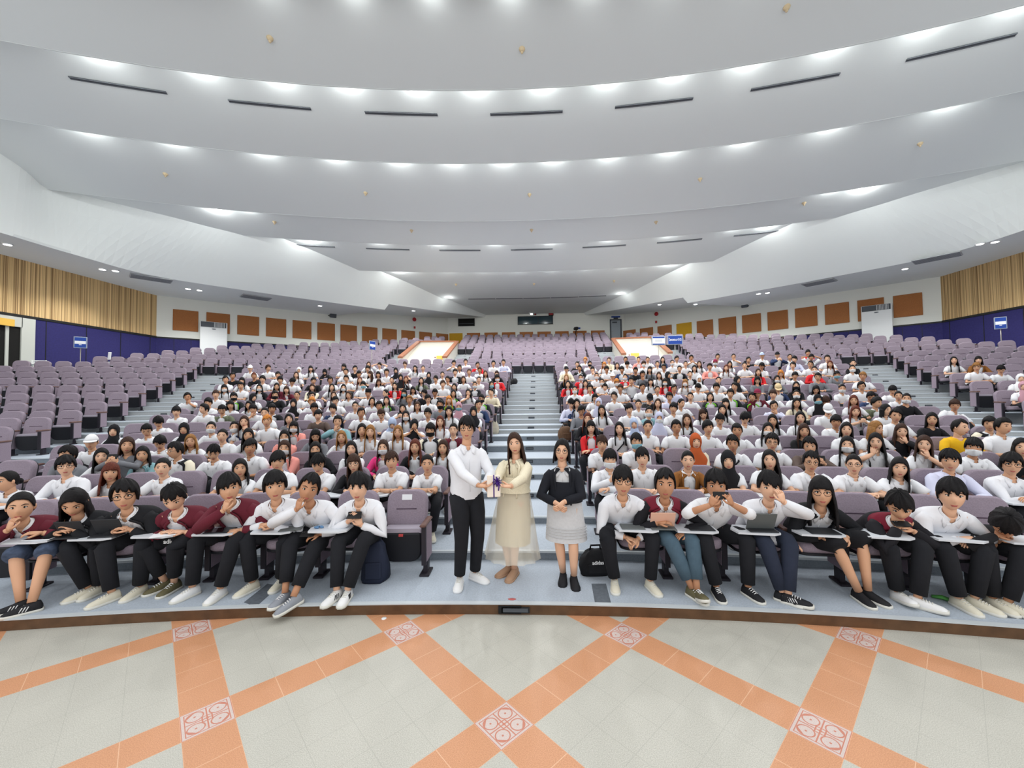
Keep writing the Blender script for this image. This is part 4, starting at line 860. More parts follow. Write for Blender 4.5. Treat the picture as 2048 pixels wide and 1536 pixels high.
    for s in (-1, 1):
        E_, w_ = ik(S[s], W[s], .27*sc**.5, .245*sc**.5, POL[s]); fa = nrm(w_-E_); seg = 12 if near else 8
        ds = nrm(E_-S[s]); s0 = S[s]-e*s*.03+d*.01
        tube(body, [s0, S[s]+ds*.05, S[s]*.5+E_*.5, E_, E_*.5+w_*.5, w_], [.045, .044, .040, .036, .033, .024], sk, seg)
        if s in ND: hdv, pn = ND[s]
        else: hdv, pn = fa+np.array([-s*.25, -.1, -.12]), (0, .15, -1)
        hand_geo(body, w_+fa*.005, hdv, pn, s, sk, CU[s], sp.get('handsc', .95)); D['wr'][s] = (w_, nrm(hdv))
        k1 = 1.06 if sc > .97 else .95
        if top in OPEN:
            tube(jk, [s0+d*.01, S[s]+ds*.03, S[s]*.5+E_*.5, E_, E_*.45+w_*.55, E_*.08+w_*.92], np.array([.058, .067, .062, .056, .049, .042])*k1, 'top_maroon' if top == 'M' and False else slm, seg)
        elif long_:
            P = [s0+d*.01, S[s]+ds*.03, S[s]*.5+E_*.5, E_, E_*.45+w_*.55, E_*.06+w_*.94] if not sp.get('rolled') else [s0+d*.01, S[s]+ds*.03, S[s]*.5+E_*.5, E_, E_*.7+w_*.3]
            tube(sh, P, (np.array([.054, .063, .058, .052, .044, .036])*k1)[:len(P)], imt, seg)
        else: tube(sh, [s0+d*.01, S[s]+ds*.03, S[s]+ds*.10, S[s]*.28+E_*.72], np.array([.054, .063, .064, .066])*k1, imt, seg)
    D['shirt'] = sh
    if top in OPEN:
        rr_, d, e, f = torso_rings(H, nk, sc, .018, 28, sp.get('tw', 0)); gap = 3 if top in 'kLbMV' else 2
        O = rr_[1:, gap:28-gap+1] if True else rr_; O = np.array(O); C_ = O.mean(axis=1, keepdims=True); I = O-(O-C_)*.05
        k5 = 5
        if top in 'M': shell(jk, O[:k5+1], I[:k5+1], 'top_M'); shell(jk, O[k5:], I[k5:], 'top_maroon')
        else: shell(jk, O, I, jm)
        for s, jx in ((-1, -1), (1, 0)):
            ed = O[:, jx]; lp = [q+f*.012 for q in ed]; tube(jk, lp, np.linspace(.010, .017, len(lp)), 'top_lime' if top == 'L' else 'top_maroon' if top == 'M' else jm, 6, .5)
        D['jacket'] = jk
    # legs
    if not sp.get('nolegs'):
        tr = G(); pm = sp['pants']; A = sp['ankle']; bare = sp.get('bare')
        if not sp.get('stand'): ball(tr, H+[0, .0, -.0], (.165*sc, .15, .10), pm, 14 if near else 10, 8 if near else 6)
        elif not bare:
            n2 = 20; aa = np.arange(n2)*2*PI/n2; loft(tr, [[H+np.array([w*sc*math.cos(t), .02+dp*sc*math.sin(t), z]) for t in aa] for z, w, dp in ((-.13, .12, .09), (-.10, .17, .12), (-.02, .178, .125), (.06, .166, .115), (.10, .160, .112))], pm)
        D['feet'] = {}
        for s in (-1, 1):
            hp = H+[s*.085, -.04, .0]; l_ = np.linalg.norm(hp-A[s])*.503 if sp.get('stand') else None; K_, a_ = ik(hp, A[s], l_ or sp.get('l1', .44), l_ or sp.get('l2', .43), sp.get('kp', {}).get(s, (s*.25, -.4, 1.))); seg = 14 if near else 8
            sd = nrm(a_-K_)
            if bare:
                tube(tr, [hp+[0, .05, 0], hp*.5+K_*.5, K_+nrm(K_-hp)*.03, K_+nrm(K_-hp)*.055-[0, 0, .02]], [.105, .098, .085, .07], pm, seg)
                tube(body, [hp, hp*.4+K_*.6, K_, K_*.7+a_*.3, K_*.35+a_*.65, a_], [.08, .066, .052, .052, .042, .034], sk, seg)
            else:
                cut = .94 if not sp.get('crop') else .80
                kk = sp.get('legw', 1.)
                tube(tr, [hp+[0, .05, 0], hp*.55+K_*.45, K_-nrm(K_-hp)*.05, K_+sd*.03, K_*.5+a_*.5, K_*(1-cut)+a_*cut], np.array([.098, .088, .072, .067, .060, .054])*kk, pm, seg)
                tube(body, [hp+[0, .02, 0], hp*.5+K_*.5, K_-nrm(K_-hp)*.04+sd*.02, K_*.5+a_*.5, K_*.2+a_*.8, a_], [.05, .04, .026, .028, .034, .032], sk, 8)
            D['feet'][s] = (a_, sd)
        D['skirt' if bare else 'trousers'] = tr
        if sp.get('shoe'):
            for s in (-1, 1):
                g = G(); a_, sd = D['feet'][s]; td = sp['toe'][s] if sp.get('toe') else np.array([s*.25, -1, 0])
                shoe_geo(g, a_, td, sp['shoe'], sp.get('sole', 'sole'), .26, sp.get('stripe'), not bare); D['shoe%d' % s] = g
    if 'S' in fl:
        g = G(); tube(g, [H+(nk-H)*.93+e*.075+f*.03, H+(nk-H)*.80+e*.06+f*.125, H+(nk-H)*.5-e*.05+f*.155, H+(nk-H)*.15-e*.16+f*.12], .013, 'top_K', 6, .4); D['shoulder_strap'] = g
    if sp.get('crest'):
        g = G(); c = H+(nk-H)*.62+e*.085+f*.142; M3 = np.stack([e, f, d], 1); ball(g, c, (.016, .006, .02), 'crest_gold', 8, 6, M3); ball(g, c+d*.026, (.008, .005, .014), 'crest_gold', 8, 5, M3); box(g, c-d*.03, (.04, .006, .007), 'crest_gold', M3); D['emblem'] = g
    # hair and face wear
    hg = hair_geo(sp['hair'], sp['hcol'], near, R)
    if sp['hair'] == 'h':   # the cape stays upright on the shoulders
        pass
    D['hair' if sp['hair'] in 'slub' else 'hijab' if sp['hair'] == 'h' else 'cap'] = hg.move(Rh*hs, hd)
    mk = {'m': 'mask_white', 'M': 'mask_black', 'B': 'mask_blue'}
    for q in 'mMB':
        if q in fl: D['face_mask'] = mask_geo(mk[q]).move(Rh*hs, hd)
    if 'G' in fl: D['eyeglasses'] = glasses_geo().move(Rh*hs, hd)
    return D
PARTN = {'shoe-1': 'shoe', 'shoe1': 'shoe'}
def link_person(D, label, loc, rz, group='seated students', cat='person'):
    root = D['body'].obj('person', loc=loc, rz=rz); tag(root, label, cat, group)
    for k, g in D.items():
        if k in ('body', 'wr', 'feet') or not isinstance(g, G) or g.n == 0: continue
        g.obj(PARTN.get(k, k), root)
    return root
# ---------------------------------------------------------------- read the annotated crowd
PL = []
for ln in PEOPLE.split(';'):
    if ln[0] == '@': ox, oy, s_ = map(float, ln[1:].split()); continue
    a_ = ln.split(); PL.append(dict(u=ox+float(a_[0])/s_, v=oy+float(a_[1])/s_, hair=a_[2][0], hcol=a_[2][1], top=a_[3].replace('n1', 'M')[0], one='1' in a_[3], flags=a_[4] if len(a_) > 4 else ''))
for i, p_ in enumerate(PL):
    best = None
    for n_ in ([1] if p_['one'] else range(2, 18)):
        off = .40 if n_ == 1 else .66; q = at_r(p_['u'], p_['v'], rr(n_)+off); e_ = abs(q[2]-zr(n_)-1.0)
        if best is None or e_ < best[0]: best = (e_, n_, q)
    p_['n'] = best[1]; p_['q'] = best[2]; p_['th'] = math.atan2(best[2][0], best[2][1]-YC); p_['seed'] = 100+i
for n_, L_ in BY.items():
    ps = sorted([p_ for p_ in PL if p_['n'] == n_], key=lambda p_: p_['th'])
    pairs = sorted([(abs(p_['th']-s_['th'])*s_['r'], i, j) for i, p_ in enumerate(ps) for j, s_ in enumerate(L_)])
    for dd, i, j in pairs:
        if dd > .46 or 'seat' in ps[i] or L_[j]['who'] is not None: continue
        ps[i]['seat'] = L_[j]; L_[j]['who'] = ps[i]; ps[i]['gap'] = dd
    for i, p_ in enumerate(ps):
        if 'seat' not in p_:
            j = min(range(len(L_)), key=lambda j: abs(p_['th']-L_[j]['th'])); p_['seat'] = dict(L_[j], th=p_['th'], near=L_[j]); print('no own seat', p_['n'], round(p_['u']))
# front row: floor pixels of both feet, shoe, trousers
ROW1 = {42: ((22, 1213), (47, 1216), 'shoe_black', 'skirt_floral'), 148: ((160, 1184), (186, 1179), 'shoe_cream', 'pants_black'), 250: ((207, 1194), (268, 1181), 'shoe_cream', 'pants_black'), 349: ((316, 1170), (338, 1173), 'shoe_olive', 'pants_black'),
        458: ((371, 1183), (431, 1186), 'shoe_white', 'pants_black'), 550: ((493, 1173), (556, 1164), 'shoe_cream', 'pants_black'), 618: ((559, 1196), (580, 1204), 'shoe_grey', 'pants_black'), 717: ((664, 1190), (690, 1190), 'shoe_white', 'pants_black'),
        1245: ((1230, 1166), (1307, 1170), 'shoe_cream', 'pants_black'), 1330: ((1388, 1186), (1402, 1189), 'shoe_olive', 'jeans'), 1432: ((1437, 1182), (1506, 1183), 'shoe_black', 'pants_black'), 1538: ((1572, 1194), (1588, 1198), 'shoe_black', 'pants_navy'),
        1643: ((1727, 1192), (1750, 1190), 'shoe_black', 'skirt_black'), 1799: ((1806, 1192), (1852, 1206), 'shoe_white', 'pants_black'), 1903: ((1932, 1206), (1968, 1206), 'shoe_cream', 'pants_black'), 2012: ((2002, 1206), (2036, 1214), 'shoe_cream', 'pants_black')}
ROW1W = {42: {1: (85, 1066)}, 148: {-1: (115, 1066), 1: (150, 1060)}, 250: {-1: (230, 1062), 1: (262, 1060)}, 349: {-1: (325, 1066), 1: (370, 1064)}, 458: {1: (480, 1060)}, 550: {-1: (525, 1050), 1: (548, 1053)}, 618: {1: (640, 1068)}, 717: {-1: (697, 1043), 1: (722, 1050)},
         1245: {-1: (1250, 1074), 1: (1276, 1078)}, 1330: {-1: (1316, 1046), 1: (1370, 1064)}, 1432: {-1: (1421, 1010, .12), 1: (1464, 1008, .12)}, 1538: {-1: (1574, 1086), 1: (1567, 1004, .20)}, 1643: {-1: (1640, 1074), 1: (1692, 1076)}, 1799: {-1: (1795, 1056), 1: (1826, 1062)}, 1903: {-1: (1918, 1078), 1: (1946, 1083)}, 2012: {-1: (1990, 1072), 1: (2030, 1085)}}
NUM = 'zero one two three four five six seven eight nine ten eleven twelve thirteen fourteen fifteen sixteen seventeen'.split()
def side_word(sd, n_=0): return 'left' if sd < 0 else 'right' if sd > 0 else 'middle'
def where(s_):
    if 'near' in s_: return where(s_['near']).replace(', ', ', near ')
    if s_['n'] <= 15: return 'row %s %s, %s from %s stairs' % (NUM[s_['n']], side_word(s_['sd']), ordn(s_['k']), 'centre' if s_['bi'] == 0 else 'side')
    return 'row %s across the stair top, %s from its left' % (NUM[s_['n']] if s_['n'] < 18 else ordn(s_['n']), ordn(s_['k']))
def describe(p_):
    h, c, f = p_['hair'], p_['hcol'], p_['flags']
    cn = (HAIRC if h in 'slub' else HEADC)[c][1]
    w = {'s': 'short-haired person', 'l': 'long-haired person', 'u': 'person with tied-back hair', 'b': 'bob-haired person', 'h': 'person in %s hijab' % cn, 'c': 'person in %s cap' % cn, 'z': 'person in black brimless cap'}[h]
    if h in 'slb' and c != 'k': w = {'s': 'short', 'l': 'long', 'b': 'bobbed'}[h]+' %s-haired person' % cn.replace(' ', '-')
    mk = {'m': 'white mask', 'M': 'black mask', 'B': 'blue mask'}
    for q in 'mMB':
        if q in f: w += ', '+mk[q]
    return w+(', ' if ('m' in f or 'M' in f or 'B' in f) else ' in ')+TOPN[p_['top']]
PL.sort(key=lambda p_: (p_['n'], p_['q'][1]))
N_IND = 297
crowd = G(); COUNT = 0
ITEMS = []
for i, p_ in enumerate(PL):
    s_ = p_['seat']; n_ = p_['n']; zf = zr(n_); R = random.Random(p_['seed']); row1 = n_ == 1
    th = s_['th']+max(-.20, min(.20, (p_['th']-s_['th'])*s_['r']))/s_['r']
    org = pol(s_['r'], th, zf); Rz = rotz(-th); loc_head = Rz.T@(p_['q']-org)
    tocam = Rz.T@(CAM-p_['q']); yaw = math.atan2(tocam[0], -tocam[1])
    f = p_['flags']; fem = p_['hair'] in 'lubh'
    yaw = max(-.7, min(.7, yaw*.8))+R.uniform(-.12, .12)
    if '<' in f: yaw -= .8
    if '>' in f: yaw += .8
    pitch = .55 if 'd' in f else R.uniform(-.02, .12)
    if row1 and 'd' in f: pitch = .6
    if p_['u'] > 1985 and row1: pitch = 1.0
    hip = np.array([np.clip(loc_head[0]*.35, -.1, .1), .08, .47])
    near = n_ <= 3
    sp = dict(seed=p_['seed'], near=near, skin=R.choice((0, 0, 1) if fem else (0, 1, 1, 2)), head=loc_head, hs=(1.2 if row1 else 1.04)*(1.0 if fem else 1.03), sc=(.94 if fem else 1.06)*(1.1 if row1 else 1.)*R.uniform(.97, 1.04), yaw=yaw, pitch=pitch, roll=R.uniform(-.08, .08),
              flags=f, top=p_['top'], hip=hip, hair=p_['hair'], hcol=p_['hcol'], pants='pants_black', l1=.44, l2=.41)
    sp['ankle'] = {s: np.array([s*R.uniform(.08, .13), -.36+R.uniform(-.08, .06), .10]) for s in (-1, 1)}
    if n_ <= 3: sp['shoe'] = R.choice(['shoe_white', 'shoe_black', 'shoe_cream'])
    if n_ == 2: sp['board'] = True
    if row1:
        key = min(ROW1, key=lambda k: abs(k-p_['u'])); fa_, fb_, shoe, pants = ROW1[key]; sp['shoe'] = shoe; sp['pants'] = pants
        sp['l1'], sp['l2'] = .47, .47; ank = {}; toe = {}
        for s, (u, v) in ((-1, fa_), (1, fb_)):
            q = at_z(u, v, .17); toe_d = nrm(np.array([q[0]*.05+s*.18, -1, 0])); q = q-toe_d*.06; ank[s] = Rz.T@(q-org); ank[s][2] = .09; toe[s] = Rz.T@toe_d
        sp['ankle'] = ank; sp['toe'] = toe
        sp['board'] = True; sp['legw'] = 1.16; sp['wover'] = {k: Rz.T@(at_r(w_[0], w_[1], R0+(w_[2] if len(w_) > 2 else .38))-org) for k, w_ in ROW1W.get(key, {}).items()}; p_['key'] = key
        if shoe == 'shoe_olive': sp['crop'] = True
        if key in (42, 1643): sp['bare'] = True
        if key == 618: sp['toe'] = {-1: nrm([-.2, -1, .1]), 1: nrm([-.75, -.8, -.25])}; sp['crop'] = True; sp['roll'] = .25; sp['fs'] = -1
        if key == 1330: sp['toe'] = {-1: nrm([.5, -1, 0]), 1: nrm([.1, -1, .35])}
        if key == 1538: sp['toe'] = {-1: nrm([.8, -.7, 0]), 1: nrm([.9, -.6, .1])}; sp['fs'] = 1
        if key == 1799: sp['toe'] = {-1: nrm([.1, -1, .2]), 1: nrm([.8, -.7, .1])}
        if key in (1538, 42): sp['stripe'] = 'sock_white'
        if key == 717: sp['stripe'] = 'shoe_black'
        if key in (250, 1330): sp['crest'] = True
        if key == 458: sp['fs'] = -1
        if key == 42: sp['fs'] = -1; sp['toe'] = {-1: nrm([-.9, -.6, 0]), 1: nrm([-.9, -.6, 0])}
        if key in (1432,): sp['rolled'] = True; sp['long'] = True
        if p_['hair'] == 's' and p_['top'] == 'W': sp['long'] = True
    D = build_person(sp)
    if i < N_IND:
        label = describe(p_)+', '+where(s_)
        link_person(D, label, tuple(org), -th)
        if 'p' in f:
            a0, a1 = D['wr'][-1][0], D['wr'][1][0]; c = (a0+a1)/2+np.array([0, .0, .085]); ITEMS.append(('phone', org, th, c, label))
        p_['D'] = D; p_['org'] = org; p_['tho'] = th
    else:
        for k, g in D.items():
            if isinstance(g, G): crowd.merge(g.move(Rz, org))
if crowd.n:
    o = crowd.obj('crowd'); tag(o, 'far part of the seated crowd in mostly white shirts below the empty top rows', 'people', kind='stuff')
# ---------------------------------------------------------------- link the seats: the 300 that show largest as things, the rest as one mass
def meshes(parts): return {k: g.mesh(k, True) for k, g in parts.items()}
OCC, OCCB, EMP, STD = meshes(seat_parts(True)), meshes(seat_parts(True, True)), meshes(seat_parts(False)), meshes(stand_parts())
for me in list(OCC.values())+list(OCCB.values())+list(EMP.values())+list(STD.values()): me.polygons.foreach_set('use_smooth', np.zeros(len(me.polygons), dtype=bool)); me.update()
for dct in (OCC, OCCB, EMP):
    for k in ('backrest', 'seat_pan'): dct[k].polygons.foreach_set('use_smooth', np.array([len(p_.vertices) == 4 for p_ in dct[k].polygons], dtype=bool)); dct[k].update()
def weight(s_):
    d = s_['dist']
    if s_['who'] is not None: return d*(1.0 if s_['n'] <= 3 else 1.75)
    return d
SEATS.sort(key=weight); mass = G(); partsO, partsE, partsS = seat_parts(True), seat_parts(False), stand_parts()
for i, s_ in enumerate(SEATS):
    q = pol(s_['r'], s_['th'], zr(s_['n'])); occ = s_['who'] is not None; rz = -s_['th']; half = SEATW/2
    if i < 300:
        o = empty('theatre_seat', q, rz); w_ = where(s_)
        tag(o, ('lilac seat under a sitter, ' if occ else 'empty lilac folding seat, ')+w_, 'seat', 'lilac folding seats')
        src = (OCCB if s_['n'] <= 2 else OCC) if occ else EMP
        for k, me in src.items(): c = bpy.data.objects.new(k, me); COL.objects.link(c); c.parent = o
        for sx in ((-half, half) if s_['last'] else (half,)):
            for k, me in STD.items(): c = bpy.data.objects.new(k, me); COL.objects.link(c); c.parent = o; c.location = (sx, 0, 0)
        if s_['n'] == 1 and s_['sd'] < 0 and s_['k'] == 1 and not occ:
            g = G(); box(g, np.array((0, .17, .33))+RB@np.array([.0, -.052, .47]), (.12, .004, .065), 'paper', RB); g.obj('paper_note', o, False)
            g = G(); box(g, (0, -.04, .43), (.05, .02, .025), 'tag_red'); g.obj('seat_number', o, False)
    else:
        Rm = rotz(rz)
        for dct, xs in ((partsO if occ else partsE, (0,)), (partsS, (-half, half) if s_['last'] else (half,))):
            for g in dct.values():
                V = np.concatenate(g.v)
                for x in xs:
                    mass.v.append((V+[x, 0, 0])@Rm.T+q); mass.f += [tuple(a+mass.n for a in ff) for ff in g.f]; mass.m += g.m; mass.n += len(V)
if mass.n: o = mass.obj('seat_bank', smooth=False); tag(o, 'bank of far lilac folding seats filling the top rows up to the back wall', 'seats', kind='stuff')
# ---------------------------------------------------------------- the three standing people
mat('tweed', rgb(226, 216, 190), .95, .10, 120, bump=.3); mat('lace', rgb(214, 200, 170), .95, .14, 60, bump=.3); mat('dress_grey', rgb(196, 196, 198), .9, .04, 40, bump=.2); mat('blazer_black', rgb(22, 24, 32), .85); mat('gift_paper', rgb(232, 220, 206), .6); mat('ribbon', rgb(74, 40, 130), .35)
M = mat('tulle', rgb(236, 230, 214), .9); nt_ = M.node_tree; tr_ = nt_.nodes.new('ShaderNodeBsdfTransparent'); mx_ = nt_.nodes.new('ShaderNodeMixShader'); mx_.inputs[0].default_value = .42
nt_.links.new(tr_.outputs[0], mx_.inputs[1]); nt_.links.new(nt_.nodes['Principled BSDF'].outputs[0], mx_.inputs[2]); nt_.links.new(mx_.outputs[0], nt_.nodes['Material Output'].inputs['Surface'])
for k, m_ in (('top_Q', 'tweed'), ('top_B', 'blazer_black'), ('top_d', 'dress_grey')): MATS[k] = MATS[m_]
OPEN |= set('QB')
def stand(feet, headpx, rz, **kw):
    a = [at_z(u, v, .19) for u, v in feet]; org = (a[0]+a[1])/2; org[2] = .1; Rz = rotz(rz); L = lambda q: Rz.T@(np.array(q)-org)
    hw = at_y(headpx[0], headpx[1], org[1]+kw.pop('hdy', .02)); hd = L(hw)
    sp = dict(seed=kw.pop('seed', 1), near=True, skin=0, head=hd, hs=1., sc=1., yaw=0, pitch=.05, roll=0, flags='', stand=True, hip=np.array([hd[0]*.6, .03, hd[2]*.565]), hcol='k', pants='pants_black', l1=.47, l2=.45)
    sp['ankle'] = {s: L(q) for s, q in zip((-1, 1), a)}
    for s in (-1, 1): sp['ankle'][s][2] = .085
    sp['wrist'] = {s: L(at_y(u, v, y)) for s, (u, v, y) in kw.pop('wr').items()}; sp['kp'] = {-1: (-.05, -1, 0), 1: (.05, -1, 0)}
    dirs = kw.pop('toe', None)
    if dirs: sp['toe'] = {s: Rz.T@nrm(d) for s, d in dirs.items()}
    nd = kw.pop('nd', None)
    if nd: sp['nd'] = {s: (Rz.T@nrm(a_), Rz.T@nrm(b_)) for s, (a_, b_) in nd.items()}
    sp.update(kw); return sp, build_person(sp), org, rz, L
YG = 4.02
sp, D, org, rz, L = stand([(919, 1153), (950, 1143)], (934, 858), .5, seed=3, hair='s', top='W', yaw=-.38, flags='G', sc=1.02, hs=1.02, skin=1, shoe='shoe_white', sole='shoe_white', wr={-1: (968, 984, YG-.02), 1: (970, 972, YG+.14)},
    toe={-1: (.05, -1, 0), 1: (.9, -.6, 0)}, nd={-1: ((1, -.05, .0), (0, -.2, 1)), 1: ((1, -.2, -.1), (0, -1, .3))}, cu={-1: .35, 1: .6}, legw=1.1)
o = link_person(D, 'standing man in white shirt, black trousers and white sneakers handing over the gift', tuple(org), rz, 'people standing before the centre stairs')
# woman in cream jacket
sp, D, org, rz, L = stand([(1018, 1130), (1028, 1136)], (1030, 888), -.32, seed=5, hair='l', hcol='n', top='Q', yaw=.30, roll=-.10, sc=.92, hs=1.0, bare=True, pants='lace', wr={-1: (990, 978, YG+.10), 1: (1012, 983, YG-.0)},
    nd={-1: ((-.8, -.6, -.1), (0, -.3, 1)), 1: ((-1, -.15, .12), (0, -.1, 1))}, cu={-1: .5, 1: .35}, shoe='shoe_tan', toe={-1: (-.75, -.7, -.05), 1: (-.35, -1, -.05)}, sole='shoe_tan')
D.pop('skirt', None)
n2 = 36; aa = np.arange(n2)*2*PI/n2; H = sp['hip']; fx = np.array([(sp['ankle'][-1][0]+sp['ankle'][1][0])/2, (sp['ankle'][-1][1]+sp['ankle'][1][1])/2, 0])
def skirt(mt, zs, pleat, k):
    g = G(); rings = []
    for z, w, dp in zs:
        u = (H[2]-z)/H[2]; c = np.array([H[0], H[1], 0])*(1-u)+fx*u
        rings.append([np.array([c[0]+w*math.cos(t)*(1+pleat*u*math.sin(k*t)), c[1]+dp*math.sin(t)*(1+pleat*u*math.sin(k*t)), z]) for t in aa])
    loft(g, rings, mt, caps=False); return g
D['skirt'] = skirt('lace', ((1.02, .145, .105), (.92, .168, .125), (.75, .195, .155), (.55, .20, .165), (.36, .20, .165)), .04, 9)
D['tulle_skirt'] = skirt('tulle', ((1.0, .155, .115), (.88, .19, .145), (.65, .235, .19), (.40, .275, .225), (.20, .31, .25)), .10, 12)
D['shirt'].m = ['top_Q']*len(D['shirt'].m)
# jacket peplum and lapels
g = D['jacket']; rings = []
for z, w, dp in ((1.10, .150, .112), (1.0, .175, .135), (.93, .195, .155)):
    rings.append([np.array([H[0]+w*math.cos(t), H[1]+dp*math.sin(t), z]) for t in aa])
loft(g, rings, 'top_Q', caps=False)
o = link_person(D, 'standing woman in cream jacket and long tulle skirt receiving the gift', tuple(org), rz, 'people standing before the centre stairs')
# lady in black blazer
sp, D, org, rz, L = stand([(1126, 1143), (1148, 1150)], (1124, 902), -.12, seed=8, hair='b', top='B', yaw=.02, roll=.05, flags='G', sc=.90, hs=1.0, bare=True, pants='dress_grey', wr={-1: (1112, 1006, 4.20), 1: (1128, 1004, 4.18)},
    nd={-1: ((.7, -.4, -.6), (.5, .8, .2)), 1: ((-.7, -.4, -.6), (-.5, .8, .2))}, cu={-1: .7, 1: .7}, shoe='shoe_black', toe={-1: (-.1, -1, -.12), 1: (.05, -1, -.12)}, sole='shoe_black')
D.pop('skirt', None); H = sp['hip']; fx = np.array([(sp['ankle'][-1][0]+sp['ankle'][1][0])/2, (sp['ankle'][-1][1]+sp['ankle'][1][1])/2, 0])
D['dress'] = skirt('dress_grey', ((1.08, .135, .10), (.95, .165, .125), (.85, .185, .14), (.65, .205, .155), (.455, .225, .17)), .02, 10)
g = D['dress']
for z in (.60, .57, .54, .51): tube(g, [np.array([H[0]*(.5)+fx[0]*.5+(.226-.06*(z-.455))*math.cos(t), H[1]*.5+fx[1]*.5+(.173-.05*(z-.455))*math.sin(t), z]) for t in np.append(aa, aa[0])], .004, 'dress_grey', 4)
g = D['jacket']; rings = [[np.array([H[0]+w*math.cos(t), H[1]+dp*math.sin(t), z]) for t in aa] for z, w, dp in ((1.08, .152, .115), (.95, .178, .138), (.86, .196, .155))]; loft(g, rings, 'top_B', caps=False)
D['shirt'].m = ['top_d']*len(D['shirt'].m)
o = link_person(D, 'standing woman in black blazer and pale grey dress with hands clasped', tuple(org), rz, 'people standing before the centre stairs')
# gift
q = at_y(987.5, 972, YG+.06); root = empty('gift_box', q, .15); g = G(); box(g, (0, 0, 0), (.135, .045, .215), 'gift_paper', rotx(-.12), .006); g.obj('box', root, False)
g = G(); box(g, (.0, -.001, .0), (.012, .05, .218), 'ribbon', rotx(-.12))
for k in range(9): a = k*2*PI/9; tube(g, [(.035, -.035, .05), (.035+.03*math.cos(a), -.05, .05+.03*math.sin(a)), (.035+.05*math.cos(a+.4), -.04, .05+.05*math.sin(a+.4)), (.037, -.036, .05)], .008, 'ribbon', 5, .35)
tube(g, [(.035, -.04, .05), (.05, -.045, .0), (.045, -.04, -.04)], .007, 'ribbon', 5, .3); g.obj('ribbon_bow', root); tag(root, 'white gift box with purple ribbon bow held between man and woman', 'gift')
# ---------------------------------------------------------------- things of the front row
mat('screen_dark', rgb(24, 26, 30), .12, spec=.5); mat('tablet_case', rgb(44, 46, 50), .6); mat('case_peach', rgb(222, 178, 156), .6); mat('case_grey', rgb(96, 100, 100), .6); mat('note_green', rgb(170, 210, 150), .7); mat('bag_black', rgb(22, 23, 27), .8, .2, 20); mat('bag_brown', rgb(92, 66, 46), .7, .2, 20); mat('bag_beige', rgb(186, 178, 160), .85); mat('bag_green', rgb(38, 52, 52), .8); mat('bottle_clear', rgb(206, 214, 218), .1); mat('strap_green', rgb(84, 150, 76), .8); mat('red_spot', rgb(186, 96, 92), .8); mat('keys_blue', rgb(90, 130, 170), .5); mat('bag_navy', rgb(34, 40, 58), .85)
def seat_of(key):
    p_ = next(p_ for p_ in PL if p_.get('key') == key); return p_
def on_board(key, build, name, label, cat, x=-.08, y=-.31, rz=0., z=.618):
    p_ = seat_of(key); th = p_['seat']['th']; o0 = pol(p_['seat']['r'], th, zr(1)); q = o0+rotz(-th)@np.array([x, y, z]); root = empty(name, q, -th+rz); build(root); tag(root, label, cat); return root
def flat_tablet(c1='tablet_case', c2='screen_dark', w=.25, d=.175):
    def b(root):
        g = G(); box(g, (0, 0, .005), (w, d, .01), c1, bev=.004); g.obj('case', root, False); g = G(); box(g, (0, 0, .0108), (w*.93, d*.92, .002), c2); g.obj('screen', root, False)
    return b
def stand_tablet(c1, c2, w=.25, h=.18):
    def b(root):
        R_ = rotx(.45); g = G(); box(g, np.array([0, .02, 0])+R_@np.array([0, 0, h/2+.01]), (w, .01, h), c1, R_, .004); g.obj('case', root, False)
        g = G(); box(g, (0, -.035, .006), (w, .12, .011), c2, bev=.004); g.obj('keyboard', root, False)
    return b
def paper(w=.21, d=.29, mt='paper'):
    def b(root):
        g = G(); box(g, (0, 0, .002), (w, d, .004), mt); g.obj('sheet', root, False)
    return b
on_board(42, flat_tablet('paper'), 'tablet', 'tablet with white rim on the board of the hand-on-chin sitter in maroon', 'tablet', .02, -.33)
on_board(148, stand_tablet('tablet_case', 'tablet_case'), 'tablet', 'black tablet on a stand before the bowed sitter in black jacket', 'tablet', .0, -.33)
on_board(250, stand_tablet('tablet_case', 'tablet_case', .27, .19), 'tablet', 'black tablet leaning before the smiling sitter in glasses', 'tablet', .04, -.33)
on_board(349, paper(), 'paper_sheet', 'white sheet on the board of the front sitter in maroon jacket looking down', 'paper', .0, -.33, .4)
on_board(458, flat_tablet(), 'tablet', 'dark tablet lying before the front sitter in maroon with hand on mouth', 'tablet', -.05, -.33)
on_board(550, flat_tablet('case_grey', 'case_grey', .22, .16), 'notebook', 'grey closed notebook on the board between two white-shirted front sitters', 'notebook', .1, -.33, .2)
def b_keys(root):
    g = G(); [ball(g, (.03*math.cos(a), .02*math.sin(a*2), .012), (.022, .014, .012), 'keys_blue', 8, 5) for a in range(5)]; g.obj('pouch', root)
on_board(717, b_keys, 'blue_pouch', 'little blue pouch on the white board beside the empty front seat', 'pouch', -.2, -.33)
on_board(1245, flat_tablet('case_grey', 'case_grey', .24, .17), 'tablet', 'closed grey tablet on the first board right of the centre stairs', 'tablet', -.12, -.33)
on_board(1330, stand_tablet('case_peach', 'case_grey'), 'tablet', 'peach-backed tablet held up on a board by the sitter in jeans', 'tablet', -.04, -.33)
on_board(1432, flat_tablet('tablet_case', 'tablet_case'), 'tablet', 'black tablet on the board of the front sitter taking a photo', 'tablet', -.02, -.33)
on_board(1538, stand_tablet('case_grey', 'tablet_case', .27, .19), 'tablet', 'olive-dark tablet on a stand before the front sitter covering his face', 'tablet', -.02, -.33)
on_board(1643, flat_tablet('tablet_case', 'tablet_case', .27, .19), 'notebook', 'black notebook on the board of the smiling long-haired front sitter', 'notebook', -.04, -.33)
